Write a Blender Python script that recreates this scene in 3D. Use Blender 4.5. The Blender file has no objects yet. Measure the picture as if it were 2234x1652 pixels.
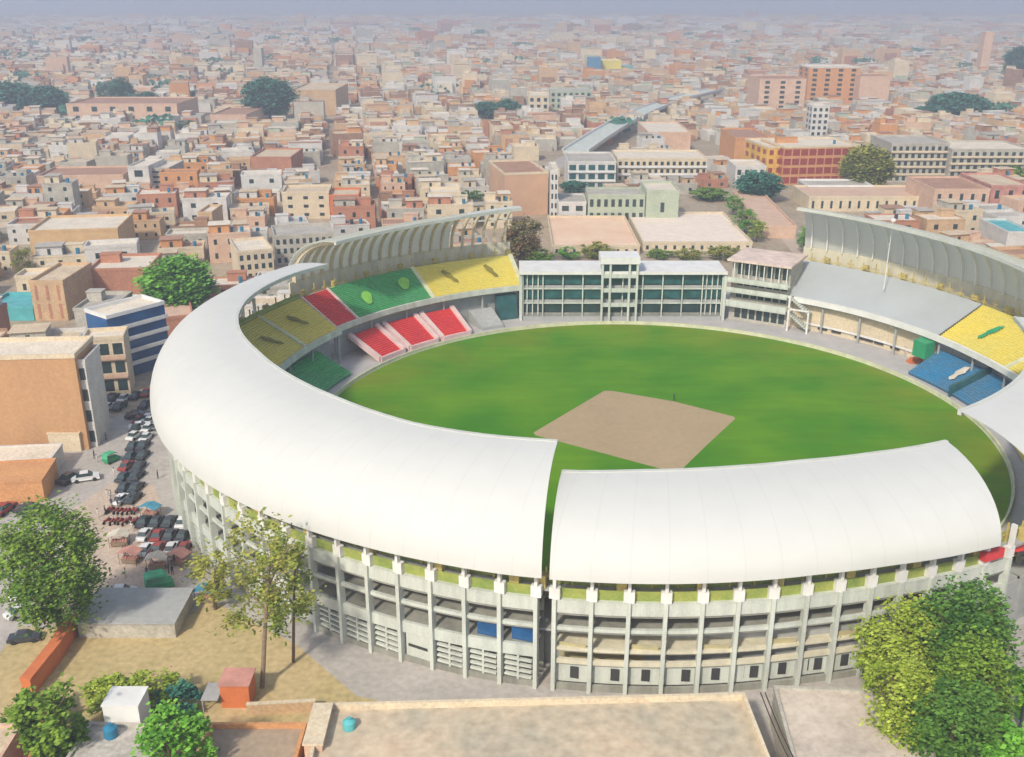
import bpy, math, random
from math import sin, cos, pi, radians, sqrt, tan, atan
random.seed(7)
R = math.radians
# ------------------------------------------------------------------ camera
W0, H0 = 2234, 1652                     # measuring frame of the photograph
FPX = W0/2/tan(R(27)); CAMH = 84.0
PITCH = atan((H0/2+10)/FPX)
scene = bpy.context.scene
cam = bpy.data.cameras.new("camera"); camo = bpy.data.objects.new("camera", cam)
scene.collection.objects.link(camo); scene.camera = camo
cam.sensor_width = 36; cam.angle = R(54); cam.clip_start = 1; cam.clip_end = 40000
camo.location = (0, 0, CAMH); camo.rotation_euler = (pi/2-PITCH, 0, 0)
# ------------------------------------------------------------------ world, sun, exposure
SUN_EL, SUN_AZ = 41, 208                # azimuth clockwise from +Y (behind the camera, to its left)
world = bpy.data.worlds.new("World"); scene.world = world; world.use_nodes = True
nt = world.node_tree; bg = nt.nodes['Background']
sky = nt.nodes.new('ShaderNodeTexSky'); sky.sky_type = 'NISHITA'; sky.sun_disc = False
sky.sun_elevation = R(SUN_EL); sky.sun_rotation = R(SUN_AZ); sky.dust_density = 2.5; sky.air_density = 1.0
nt.links.new(sky.outputs[0], bg.inputs[0]); bg.inputs[1].default_value = 0.12
sun = bpy.data.lights.new("sun", 'SUN'); suno = bpy.data.objects.new("sun", sun); scene.collection.objects.link(suno)
sun.energy = 3.6; sun.angle = R(4); sun.color = (1.0, 0.92, 0.77)
suno.rotation_euler = (R(90-SUN_EL), 0, R(180-SUN_AZ)); suno.location = (-200, -200, 400)
scene.view_settings.view_transform = 'Standard'; scene.view_settings.look = 'None'
scene.view_settings.exposure = 0.46; scene.view_settings.gamma = 1
scene.cycles.volume_bounces = 1; scene.cycles.max_bounces = 6
scene.cycles.transparent_max_bounces = 4

# ------------------------------------------------------------------ helpers
def ray(px, py):
    u = px-W0/2; v = py-H0/2
    return (u, FPX*cos(PITCH)-v*sin(PITCH), -FPX*sin(PITCH)-v*cos(PITCH))
def at(px, py, z=0.0):                   # a pixel of the measuring frame -> the world point at height z
    d = ray(px, py); t = (CAMH-z)/-d[2]
    return (d[0]*t, d[1]*t)
def zat(py, Y):                          # height seen at row py at forward distance Y
    d = ray(W0/2, py); return CAMH+Y*d[2]/d[1]
CX, CY, FR = 28.0, 192.6, 69.2           # centre and radius of the playing field
def P(az, r, z): return (CX+r*cos(R(az)), CY+r*sin(R(az)), z)
def tab(t, a):
    if a <= t[0][0]: return t[0][1]
    for (a0, v0), (a1, v1) in zip(t, t[1:]):
        if a <= a1:
            k = (a-a0)/(a1-a0); return v0+(v1-v0)*k
    return t[-1][1]
col = scene.collection
class MB:
    def __init__(s): s.v = []; s.f = []; s.m = []
    def face(s, pts, m=0):
        n = len(s.v); s.v += [tuple(p) for p in pts]; s.f.append(tuple(range(n, n+len(pts)))); s.m.append(m)
    def box(s, x0, x1, y0, y1, z0, z1, m=0, T=None, bottom=True):
        c = [(x0,y0,z0),(x1,y0,z0),(x1,y1,z0),(x0,y1,z0),(x0,y0,z1),(x1,y0,z1),(x1,y1,z1),(x0,y1,z1)]
        if T: c = [T(p) for p in c]
        n = len(s.v); s.v += c
        fs = [(4,5,6,7),(0,1,5,4),(1,2,6,5),(2,3,7,6),(3,0,4,7)]
        if bottom: fs.append((3,2,1,0))
        for f in fs: s.f.append(tuple(n+i for i in f)); s.m.append(m)
    def prism(s, poly, z0, z1, m=0, mt=None, T=None):
        n = len(s.v); k = len(poly)
        lo = [(p[0],p[1],z0) for p in poly]; hi = [(p[0],p[1],z1) for p in poly]
        if T: lo = [T(p) for p in lo]; hi = [T(p) for p in hi]
        s.v += lo+hi
        for i in range(k):
            j = (i+1)%k; s.f.append((n+i, n+j, n+k+j, n+k+i)); s.m.append(m)
        s.f.append(tuple(n+k+i for i in range(k))); s.m.append(m if mt is None else mt)
        s.f.append(tuple(n+i for i in range(k-1,-1,-1))); s.m.append(m)
    def tube(s, p0, p1, r0, r1=None, n=8, m=0, cap=True):
        r1 = r0 if r1 is None else r1
        d = [p1[i]-p0[i] for i in range(3)]; L = sqrt(sum(c*c for c in d)) or 1e-6
        d = [c/L for c in d]; a = (1,0,0) if abs(d[0]) < .8 else (0,1,0)
        u = (d[1]*a[2]-d[2]*a[1], d[2]*a[0]-d[0]*a[2], d[0]*a[1]-d[1]*a[0]); l = sqrt(sum(c*c for c in u)); u = [c/l for c in u]
        w = (d[1]*u[2]-d[2]*u[1], d[2]*u[0]-d[0]*u[2], d[0]*u[1]-d[1]*u[0])
        b = len(s.v)
        for p, r in ((p0,r0),(p1,r1)):
            for i in range(n):
                t = 2*pi*i/n; s.v.append(tuple(p[k]+r*(cos(t)*u[k]+sin(t)*w[k]) for k in range(3)))
        for i in range(n):
            j = (i+1)%n; s.f.append((b+i,b+j,b+n+j,b+n+i)); s.m.append(m)
        if cap:
            s.f.append(tuple(b+n+i for i in range(n))); s.m.append(m)
            s.f.append(tuple(b+i for i in range(n-1,-1,-1))); s.m.append(m)
    def loft(s, secs, m=0, closed=True, caps=True):    # list of equal-length point loops
        b = len(s.v); k = len(secs[0])
        for q in secs: s.v += [tuple(p) for p in q]
        for i in range(len(secs)-1):
            for j in range(k if closed else k-1):
                j2 = (j+1)%k
                s.f.append((b+i*k+j, b+i*k+j2, b+(i+1)*k+j2, b+(i+1)*k+j)); s.m.append(m)
        if caps and closed:
            s.f.append(tuple(b+j for j in range(k-1,-1,-1))); s.m.append(m)
            s.f.append(tuple(b+(len(secs)-1)*k+j for j in range(k))); s.m.append(m)
    def arc(s, a0, a1, prof, step=1.5, m=0):           # prof(az) -> loop of (r, z)
        n = max(1, int(abs(a1-a0)/step+.5))
        s.loft([[P(a0+(a1-a0)*i/n, r, z) for r, z in prof(a0+(a1-a0)*i/n)] for i in range(n+1)], m)
    def build(s, name, mats, parent=None, loc=None, smooth=False):
        me = bpy.data.meshes.new(name); me.from_pydata(s.v, [], s.f)
        if not isinstance(mats, (list, tuple)): mats = [mats]
        for x in mats: me.materials.append(x)
        if any(s.m): me.polygons.foreach_set('material_index', s.m)
        if smooth: me.polygons.foreach_set('use_smooth', [True]*len(s.f))
        me.update()
        if smooth: me.set_sharp_from_angle(angle=R(40))
        o = bpy.data.objects.new(name, me); col.objects.link(o)
        if parent: o.parent = parent
        if loc: o.location = loc
        return o
def tag(o, label=None, cat=None, group=None, kind=None):
    if label: o['label'] = label
    if cat: o['category'] = cat
    if group: o['group'] = group
    if kind: o['kind'] = kind
    return o
def empty(name, loc, label, cat, group=None, rz=0):
    o = bpy.data.objects.new(name, None); col.objects.link(o); o.location = loc; o.rotation_euler = (0,0,rz)
    o.empty_display_size = 1
    return tag(o, label, cat, group)
def kids(o): return list(o.children)
def copy_tree(o, parent=None):
    c = o.copy(); col.objects.link(c); c.parent = parent
    for ch in kids(o): copy_tree(ch, c)
    return c

# ------------------------------------------------------------------ materials
def mat(name, c, rough=.8, var=.25, scale=.35, c2=None, bump=0, metal=0, fine=0, streak=False, spec=.3):
    m = bpy.data.materials.new(name); m.use_nodes = True; t = m.node_tree; b = t.nodes['Principled BSDF']
    b.inputs['Roughness'].default_value = rough; b.inputs['Metallic'].default_value = metal
    b.inputs['Specular IOR Level'].default_value = spec
    if c2 is None: c2 = tuple(x*(1-var) for x in c); c = tuple(min(1, x*(1+var*.5)) for x in c)
    g = t.nodes.new('ShaderNodeNewGeometry')
    n = t.nodes.new('ShaderNodeTexNoise'); n.inputs['Scale'].default_value = scale; n.inputs['Detail'].default_value = 6
    n.inputs['Roughness'].default_value = .65
    if streak:
        mp = t.nodes.new('ShaderNodeMapping'); mp.inputs['Scale'].default_value = (1, 1, .18)
        t.links.new(g.outputs['Position'], mp.inputs[0]); t.links.new(mp.outputs[0], n.inputs['Vector'])
    else: t.links.new(g.outputs['Position'], n.inputs['Vector'])
    r = t.nodes.new('ShaderNodeValToRGB')
    r.color_ramp.elements[0].position = .32; r.color_ramp.elements[1].position = .68
    r.color_ramp.elements[0].color = (*c2, 1); r.color_ramp.elements[1].color = (*c, 1)
    t.links.new(n.outputs['Fac'], r.inputs[0]); out = r.outputs[0]
    if fine:
        n2 = t.nodes.new('ShaderNodeTexNoise'); n2.inputs['Scale'].default_value = scale*9; n2.inputs['Detail'].default_value = 3
        t.links.new(g.outputs['Position'], n2.inputs['Vector'])
        mx = t.nodes.new('ShaderNodeMix'); mx.data_type = 'RGBA'; mx.blend_type = 'OVERLAY'; mx.inputs[0].default_value = fine
        t.links.new(out, mx.inputs[6]); t.links.new(n2.outputs['Fac'], mx.inputs[7]); out = mx.outputs[2]
    t.links.new(out, b.inputs['Base Color'])
    if bump:
        bp = t.nodes.new('ShaderNodeBump'); bp.inputs['Strength'].default_value = bump; bp.inputs['Distance'].default_value = .1
        t.links.new(n.outputs['Fac'], bp.inputs['Height']); t.links.new(bp.outputs[0], b.inputs['Normal'])
    return m
M = {}
M['roof_white'] = mat('roof_membrane', (.625,.63,.60), .8, c2=(.60,.605,.575), scale=.04, fine=.06)
_t = M['roof_white'].node_tree
# faint radial laps between the membrane strips, laid out round the field's centre
_g = _t.nodes.new('ShaderNodeNewGeometry'); _s = _t.nodes.new('ShaderNodeSeparateXYZ'); _t.links.new(_g.outputs['Position'], _s.inputs[0])
def _m(op, a, b=None):
    n = _t.nodes.new('ShaderNodeMath'); n.operation = op
    for i, v in enumerate((a, b)):
        if v is None: continue
        if isinstance(v, (int, float)): n.inputs[i].default_value = v
        else: _t.links.new(v, n.inputs[i])
    return n.outputs[0]
_an = _m('ARCTAN2', _m('SUBTRACT', _s.outputs[1], CY), _m('SUBTRACT', _s.outputs[0], CX))
_fr = _m('FRACT', _m('MULTIPLY', _m('ADD', _an, 10.0), 57.29578/3.0))
_ln = _m('MULTIPLY', _m('LESS_THAN', _fr, .05), .08)
_p = _t.nodes['Principled BSDF']; _c = _p.inputs['Base Color'].links[0].from_socket
_k = _t.nodes.new('ShaderNodeMix'); _k.data_type = 'RGBA'; _t.links.new(_ln, _k.inputs[0]); _t.links.new(_c, _k.inputs[6]); _k.inputs[7].default_value = (.30,.30,.28,1)
_t.links.new(_k.outputs[2], _p.inputs['Base Color'])
_p = _t.nodes['Principled BSDF']; _o = [n for n in _t.nodes if n.type == 'OUTPUT_MATERIAL'][0]
_tr = _t.nodes.new('ShaderNodeBsdfTranslucent'); _tr.inputs[0].default_value = (.75,.76,.70,1); _mx = _t.nodes.new('ShaderNodeMixShader'); _mx.inputs[0].default_value = .08
_t.links.new(_p.outputs[0], _mx.inputs[1]); _t.links.new(_tr.outputs[0], _mx.inputs[2]); _t.links.new(_mx.outputs[0], _o.inputs[0])   # thin woven membrane lets some light through
M['roof_thin'] = M['roof_white'].copy(); M['roof_thin'].name = 'thin_membrane'
[n for n in M['roof_thin'].node_tree.nodes if n.type == 'MIX_SHADER'][0].inputs[0].default_value = .6
for _n in M['roof_thin'].node_tree.nodes:
    if _n.type == 'VALTORGB': _n.color_ramp.elements[0].color = (.74,.74,.68,1); _n.color_ramp.elements[1].color = (.80,.80,.74,1)
    if _n.type == 'BSDF_TRANSLUCENT': _n.inputs[0].default_value = (.9,.9,.82,1)
M['roof_under'] = mat('roof_underside', (.50,.50,.44), .7, var=.2, scale=.2)
M['steel'] = mat('pale_steel', (.56,.57,.52), .5, var=.12)
M['fac'] = mat('facade_plaster', (.56,.59,.53), .8, var=.22, scale=.5, streak=True, fine=.2)
M['fac_cream'] = mat('facade_cream', (.66,.61,.46), .8, var=.2, scale=.5, streak=True)
M['khaki'] = mat('khaki_wall', (.50,.42,.22), .85, c2=(.34,.32,.20), scale=.4)
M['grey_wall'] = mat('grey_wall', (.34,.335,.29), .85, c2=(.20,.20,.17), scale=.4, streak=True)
M['dark'] = mat('dark_opening', (.05,.05,.05), .6)
M['glass'] = mat('dark_glass', (.03,.055,.06), .15, var=.4, scale=.3, spec=.6)
M['teal_glass'] = mat('teal_glass', (.03,.11,.12), .2, var=.5, scale=.3, spec=.6)
M['blue_glass'] = mat('blue_glass', (.02,.10,.26), .15, var=.4, scale=.3, spec=.6)
M['conc'] = mat('bare_concrete', (.40,.40,.385), .85, c2=(.33,.34,.34), scale=.12, fine=.2)
M['conc_apron'] = mat('apron_concrete', (.50,.47,.46), .85, c2=(.40,.39,.38), scale=.25, fine=.2)
M['yellow'] = mat('yellow_seats', (.74,.60,.11), .6, c2=(.66,.58,.15), scale=.12, fine=.25)
M['green'] = mat('green_seats', (.05,.36,.09), .6, c2=(.10,.33,.16), scale=.1, fine=.35)
M['red'] = mat('red_seats', (.72,.06,.05), .6, c2=(.60,.045,.06), scale=.15, fine=.3)
M['blue'] = mat('blue_seats', (.03,.22,.42), .6, c2=(.10,.20,.30), scale=.15, fine=.3)
M['lime'] = mat('lime_emblem', (.22,.55,.08), .6)
M['olive_emblem'] = mat('olive_emblem', (.24,.20,.03), .7)
M['white'] = mat('white_paint', (.74,.73,.70), .6, var=.12)
M['rail'] = mat('yellow_rail', (.52,.42,.14), .6, var=.3, scale=.8)
M['dirt'] = mat('pitch_clay', (.42,.31,.18), .95, c2=(.37,.28,.165), scale=.08, fine=.12)
M['fence'] = mat('boundary_boards', (.62,.62,.42), .7, var=.2, scale=.5)
M['asphalt'] = mat('street_grey', (.48,.44,.40), .9, c2=(.37,.34,.315), scale=.12, fine=.3)
M['pave'] = mat('paving_pink', (.56,.45,.36), .9, c2=(.44,.35,.28), scale=.2, fine=.4)
M['dust'] = mat('dusty_ground', (.44,.36,.27), .95, c2=(.32,.25,.17), scale=.06, fine=.4)
M['sand'] = mat('ochre_yard', (.54,.41,.22), .95, c2=(.42,.34,.16), scale=.12, fine=.4)
M['orange'] = mat('orange_paint', (.66,.20,.07), .7, c2=(.52,.15,.06), scale=.5)
M['earth'] = mat('brown_sheet', (.52,.30,.15), .9, c2=(.43,.25,.13), scale=.18, streak=True, fine=.2)
M['car_white'] = mat('car_white', (.7,.7,.7), .3, var=.08, spec=.5)
M['car_dark'] = mat('car_dark', (.05,.055,.065), .3, var=.1, spec=.5)
M['car_red'] = mat('car_red', (.30,.05,.04), .35, var=.1, spec=.5)
M['car_green'] = mat('rickshaw_green', (.03,.30,.13), .4, var=.2)
M['rubber'] = mat('rubber', (.03,.03,.03), .8)
M['tarp_blue'] = mat('tarp_blue', (.08,.30,.42), .8, var=.3)
M['tarp_pink'] = mat('tarp_salmon', (.55,.27,.22), .8, var=.3)
M['tarp_cream'] = mat('tarp_cream', (.62,.56,.46), .8, var=.3)
M['tarp_green'] = mat('tarp_green', (.08,.42,.22), .8, var=.3)
M['bark'] = mat('bark', (.16,.11,.07), .9, var=.3, scale=3)
M['bark_grey'] = mat('bark_grey', (.26,.19,.13), .9, var=.3, scale=3)
M['skin'] = mat('skin', (.35,.2,.13), .6)
M['cloth_dark'] = mat('cloth_dark', (.05,.05,.07), .9)
M['cloth_white'] = mat('cloth_pale', (.55,.52,.48), .9)
M['tank_blue'] = mat('tank_blue', (.03,.20,.34), .4, var=.2)
M['teal'] = mat('teal_sheet', (.10,.42,.44), .5, var=.25, scale=.3)
M['wire'] = mat('dark_wire', (.07,.045,.035), .7)
M['haze_hill'] = mat('hill_ground', (.16,.19,.24), .95, c2=(.10,.13,.18), scale=.0012)
M['shaded_seats'] = mat('shaded_seat_olive', (.36,.38,.09), .7, c2=(.18,.26,.06), scale=.35, fine=.3)  # yellow seats in the roof's shade, the shade mixed into the olive
walls = dict(
 brick=mat('brick_red', (.50,.23,.14), .9, c2=(.38,.18,.12), scale=.25, fine=.4),
 tan=mat('tan_plaster', (.62,.42,.24), .9, c2=(.48,.33,.20), scale=.25, fine=.4),
 cream=mat('cream_plaster', (.70,.58,.40), .85, c2=(.55,.47,.35), scale=.25, fine=.4),
 pink=mat('pink_plaster', (.66,.46,.33), .85, c2=(.54,.36,.26), scale=.25, fine=.4),
 grey=mat('grey_plaster', (.50,.47,.40), .85, c2=(.36,.34,.29), scale=.25, fine=.4),
 white=mat('white_plaster', (.66,.64,.60), .8, c2=(.52,.50,.47), scale=.25, fine=.4),
 orange=mat('orange_plaster', (.62,.31,.13), .85, c2=(.52,.26,.12), scale=.25, fine=.4),
 brown=mat('brown_brick', (.38,.22,.13), .9, c2=(.24,.15,.11), scale=.25, fine=.4),
 green=mat('pale_green_plaster', (.46,.50,.38), .85, c2=(.36,.41,.31), scale=.25, fine=.4))
roofs = dict(
 dusty=mat('dusty_roof', (.66,.53,.37), .95, c2=(.50,.39,.27), scale=.2, fine=.5),
 pale=mat('pale_roof', (.76,.67,.54), .95, c2=(.60,.52,.42), scale=.2, fine=.5),
 grey=mat('grey_roof', (.50,.46,.40), .95, c2=(.36,.33,.29), scale=.2, fine=.5),
 rust=mat('rusty_roof', (.44,.25,.17), .95, c2=(.33,.19,.13), scale=.2, fine=.5))
RNAMES = dict(dusty='dusty brown', pale='pale', grey='grey concrete', rust='rusty')
WNAMES = dict(brick='red brick', tan='tan plaster', cream='cream plaster', pink='pink plaster', grey='grey plaster', white='white plaster', orange='orange plaster', brown='brown brick', green='pale green plaster')
def leafmat(name, c, v=.35):
    m = mat(name, c, .7, c2=tuple(x*(1-v) for x in c), scale=.6)
    return m
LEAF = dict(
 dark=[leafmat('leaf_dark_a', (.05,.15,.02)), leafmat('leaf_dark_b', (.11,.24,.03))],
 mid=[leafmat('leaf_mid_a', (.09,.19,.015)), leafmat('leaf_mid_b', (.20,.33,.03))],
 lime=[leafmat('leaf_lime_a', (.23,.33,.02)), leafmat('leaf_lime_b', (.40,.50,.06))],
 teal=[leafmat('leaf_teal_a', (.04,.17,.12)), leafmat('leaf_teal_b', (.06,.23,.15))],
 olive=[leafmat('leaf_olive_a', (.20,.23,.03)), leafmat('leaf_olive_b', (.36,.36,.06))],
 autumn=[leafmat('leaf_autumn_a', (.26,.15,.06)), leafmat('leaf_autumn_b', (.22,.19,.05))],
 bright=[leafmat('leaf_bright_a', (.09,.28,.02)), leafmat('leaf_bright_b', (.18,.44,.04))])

# ------------------------------------------------------------------ ground, streets, far hills
def sheet(name, poly, z, m, kind='structure'):
    b = MB(); b.face([(x,y,z) for x,y in poly]); o = b.build(name, m); o['kind'] = kind; return o
sheet('ground', [(-9000,-300),(9000,-300),(9000,16000),(-9000,16000)], -.03, M['dust'])
b = MB(); hv = []
for j in range(9):
    row = []
    for i in range(61):
        x = -8500+17000*i/60; y = 9000+j*700
        k = sin(j/8*pi)
        hgt = k*(330+160*sin(x*.0011+1)+90*sin(x*.0027+j)+60*sin(x*.006))
        hgt *= (1.0 if x > -2500 else .75)
        row.append((x, y, hgt-8))
    hv.append(row)
b.loft(hv, closed=False); b.build('hills', M['haze_hill'], smooth=True)['kind'] = 'structure'
# ring road round the stadium and the plaza at its left
def ring(name, r0f, r1f, z, m, a0=0, a1=360, step=3, kind='structure'):
    b = MB(); n = int((a1-a0)/step)
    for i in range(n):
        A = a0+(a1-a0)*i/n; B = a0+(a1-a0)*(i+1)/n
        b.face([P(A,r0f(A),z), P(A,r1f(A),z), P(B,r1f(B),z), P(B,r0f(B),z)])
    o = b.build(name, m); o['kind'] = kind; return o
ring('road', lambda a: 84, lambda a: 108, .0, M['asphalt'])
sheet('plaza_pavement', [(-50,128),(-62,127),(-98,160),(-86,196),(-76,205),(-70,180),(-64,158),(-52,141)], .012, M['asphalt'])
sheet('market_pavement', [(-52,139),(-50,129),(-66,130),(-78,152),(-74,166),(-66,166)], .024, M['pave'])
sheet('side_street', [(-110,128),(-92,168),(-80,160),(-74,128),(-66,121),(-70,100),(-100,80)], .006, M['asphalt'])
sheet('yard_ground', [(-70,121),(-49,119),(-45,128),(-30,117),(-20,106),(-8,102),(-8,80),(-70,80)], .016, M['sand'])
sheet('path', [at(1640,440),at(1662,440),at(1790,565),at(1740,565)], .01, M['pave'])
# avenue running away beyond the near houses on the left of the stadium
sheet('avenue', [at(1180,365),at(1215,372),at(1420,255),at(1400,250)], .01, M['asphalt'])

# ------------------------------------------------------------------ playing field
def field_mat():
    m = bpy.data.materials.new('field_grass'); m.use_nodes = True; t = m.node_tree; b = t.nodes['Principled BSDF']
    b.inputs['Roughness'].default_value = .9; b.inputs['Specular IOR Level'].default_value = .1
    g = t.nodes.new('ShaderNodeNewGeometry'); L = t.links.new
    def noise(sc, det=5):
        n = t.nodes.new('ShaderNodeTexNoise'); n.inputs['Scale'].default_value = sc; n.inputs['Detail'].default_value = det
        L(g.outputs['Position'], n.inputs['Vector']); return n
    r = t.nodes.new('ShaderNodeValToRGB'); e = r.color_ramp.elements
    e[0].position = .35; e[0].color = (.05,.20,.004,1); e[1].position = .66; e[1].color = (.12,.265,.006,1)
    L(noise(.045).outputs['Fac'], r.inputs[0])
    vm = t.nodes.new('ShaderNodeVectorMath'); vm.operation = 'DISTANCE'; vm.inputs[1].default_value = (CX, CY, .0)
    L(g.outputs['Position'], vm.inputs[0])
    mr = t.nodes.new('ShaderNodeMapRange'); mr.inputs[1].default_value = 46; mr.inputs[2].default_value = 70
    L(vm.outputs['Value'], mr.inputs[0])
    n2 = noise(.07); mul = t.nodes.new('ShaderNodeMath'); mul.operation = 'MULTIPLY'
    r2 = t.nodes.new('ShaderNodeValToRGB'); r2.color_ramp.elements[0].position = .36; r2.color_ramp.elements[1].position = .6
    L(n2.outputs['Fac'], r2.inputs[0]); L(r2.outputs[0], mul.inputs[0]); L(mr.outputs[0], mul.inputs[1])
    mx = t.nodes.new('ShaderNodeMix'); mx.data_type = 'RGBA'; L(mul.outputs[0], mx.inputs[0])
    L(r.outputs[0], mx.inputs[6]); mx.inputs[7].default_value = (.17,.23,.012,1)
    mp = t.nodes.new('ShaderNodeMapping'); mp.inputs['Scale'].default_value = (.25, 1.2, 1); L(g.outputs['Position'], mp.inputs[0])
    n3 = t.nodes.new('ShaderNodeTexNoise'); n3.inputs['Scale'].default_value = .35; n3.inputs['Detail'].default_value = 6; L(mp.outputs[0], n3.inputs['Vector'])
    ov = t.nodes.new('ShaderNodeMix'); ov.data_type = 'RGBA'; ov.blend_type = 'OVERLAY'; ov.inputs[0].default_value = .2
    L(mx.outputs[2], ov.inputs[6]); L(n3.outputs['Fac'], ov.inputs[7]); L(ov.outputs[2], b.inputs['Base Color'])
    return m
b = MB(); b.face([P(i*3, FR, .01) for i in range(120)]); b.build('grass_field', field_mat())['kind'] = 'structure'
sq = [at(1318,853), at(1335,853), at(1470,876), at(1600,909), at(1604,914), at(1540,973), at(1482,1030), at(1468,1030), at(1300,985), at(1168,950), at(1164,944), at(1250,893)]
sheet('clay_square', sq, .018, M['dirt'])
ring('concrete_apron', lambda a: FR, lambda a: 84.0, .006, M['conc_apron'])
# low boundary wall, open to the field
b = MB(); b.arc(0, 360, lambda a: [(FR+.15,.0),(FR+.5,.0),(FR+.5,.85),(FR+.15,.85)], 2)
tag(b.build('boundary_wall', M['fence']), 'low pale boundary wall running right round the green playing field', 'wall')
# roller and stumps-like worker on the clay square
# ------------------------------------------------------------------ stadium ring
REAR = [(-210,95),(-200,95.2),(-180,96),(-150,96),(-140,95.3),(-132,94.3),(-122,92.8),(-116,92),(-110,91.3),(-106,90.6),(-98,89.3),(-91,88.2),(-83,87),(-75,86.5),(-57,87),(-40,88),(0,91),(20,94),(57,98),(107,96),(150,95)]
LIP_A = [(-206,77.5),(-197,80),(-190,80.8),(-180,80.8),(-171,80.6),(-164,79.8),(-155,78.2),(-145,77.2),(-136,76.4),(-123,76),(-115,74.5),(-107,72.6)]
LIPZ_A = [(-206,26.2),(-190,26.8),(-178,27.8),(-160,28),(-107,28)]
LIP_B = [(-106,75.5),(-99,73.2),(-89,71.2),(-81,70.2),(-72,70.3),(-62,71.2),(-57,71)]
def vault(az, r0, z0, r1, z1, th, n=12):
    up = []; lo = []
    for i in range(n+1):
        t = i/n*pi/2
        c, s = cos(t)**.9, sin(t)**.95
        r = r1+(r0-r1)*c; z = z0+(z1-z0)*s
        up.append((r, z)); lo.append((r1+(r0-r1-th)*c+(th*.0), z0+(z1-z0-th)*s))
    return up+lo[::-1]
def roof_part(parent, a0, a1, rr, z0f, lipf, lipz, th=.12, m=None, sk0=0, sk1=0):
    # a0, a1: the ends at the front edge; sk0, sk1: how far the rear edge is shifted round at each end
    b = MB(); n = max(2, int(abs(a1-a0)/1.5)); secs = []
    for i in range(n+1):
        k = i/n; a = a0+(a1-a0)*k; sk = sk0*(1-k)**2+sk1*k**2
        secs.append([P(a+sk*max(0, min(1, (r-lipf(a))/(rr(a)-lipf(a)))), r, z) for r, z in vault(a, rr(a), z0f(a), lipf(a), lipz(a), th)])
    b.loft(secs)
    o = b.build('roof', m or M['roof_white'], parent, smooth=True)
    b = MB()                                           # raised rim along the front edge
    b.arc(a0, a1, lambda a: [(lipf(a)-.35, lipz(a)-.7), (lipf(a)+.25, lipz(a)-.7), (lipf(a)+.25, lipz(a)+.1), (lipf(a)-.35, lipz(a)+.1)], 2.0)
    b.build('roof_rim', M['steel'], o)
    return o
def ribs(parent, a0, a1, n, rr, z0f, lipf, lipz, m, w=.35, depth=1.1):
    for i in range(n):
        az = a0+(a1-a0)*(i+.5)/n; b = MB()
        up = []; lo = []
        for k in range(11):
            t = k/10*pi/2; c, s = cos(t)**.9, sin(t)**.95; d = depth*(1-.6*k/10)
            r = lipf(az)+(rr(az)-lipf(az)-.5)*c; z = z0f(az)+(lipz(az)-z0f(az)-.5)*s
            up.append((r, z)); lo.append((r-d*c, z-d*s))
        loop = up+lo[::-1]; da = math.degrees(w/2/88)
        b.loft([[P(az-da, r, z) for r, z in loop], [P(az+da, r, z) for r, z in loop]])
        b.build('roof_rib', m, parent)
def stepped(b, a0, a1, r0, z0, r1, z1, rows, base=None, m=0, step=2.0):
    # a stepped seating bank from (r0,z0) up and out to (r1,z1)
    def prof(a):
        ra = r0(a) if callable(r0) else r0; rb = r1(a) if callable(r1) else r1
        pts = []; dr = (rb-ra)/rows; dz = (z1-z0)/rows
        for i in range(rows):
            pts += [(ra+i*dr, z0+i*dz), (ra+i*dr, z0+(i+1)*dz)]
        pts.append((rb, z1)); pts.append((rb, z1-.5)); pts.append((ra+.3, z0-.5)); return pts
    b.arc(a0, a1, prof, step, m)
UF = 79.0                                              # front edge radius of the upper tier
def upr(a): return UF if a < 15 else UF+min(1.5, (a-15)*.05)
def ubk(a): return tab(REAR, a)-4.5
def utier(parent, a0, a1, m, name='seating_block'):
    b = MB(); stepped(b, a0, a1, upr, 8.6, ubk, 15.0, 21); return b.build(name, m, parent)
def aisle(parent, az, m=None, lower=False, w=1.1, fn=None):
    b = MB(); da = math.degrees(w/2/83)
    if lower: b.arc(az-da, az+da, lambda a: [(71.9,.3),(81.5,5.0),(81.5,5.45),(71.9,1.25)], 2)
    else: b.arc(az-da, az+da, lambda a: [(upr(a)-.05,8.7),(ubk(a),15.0),(ubk(a),15.32),(upr(a)-.05,9.25)], 2)
    return b.build('aisle', m or M['fence'], parent)
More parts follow.
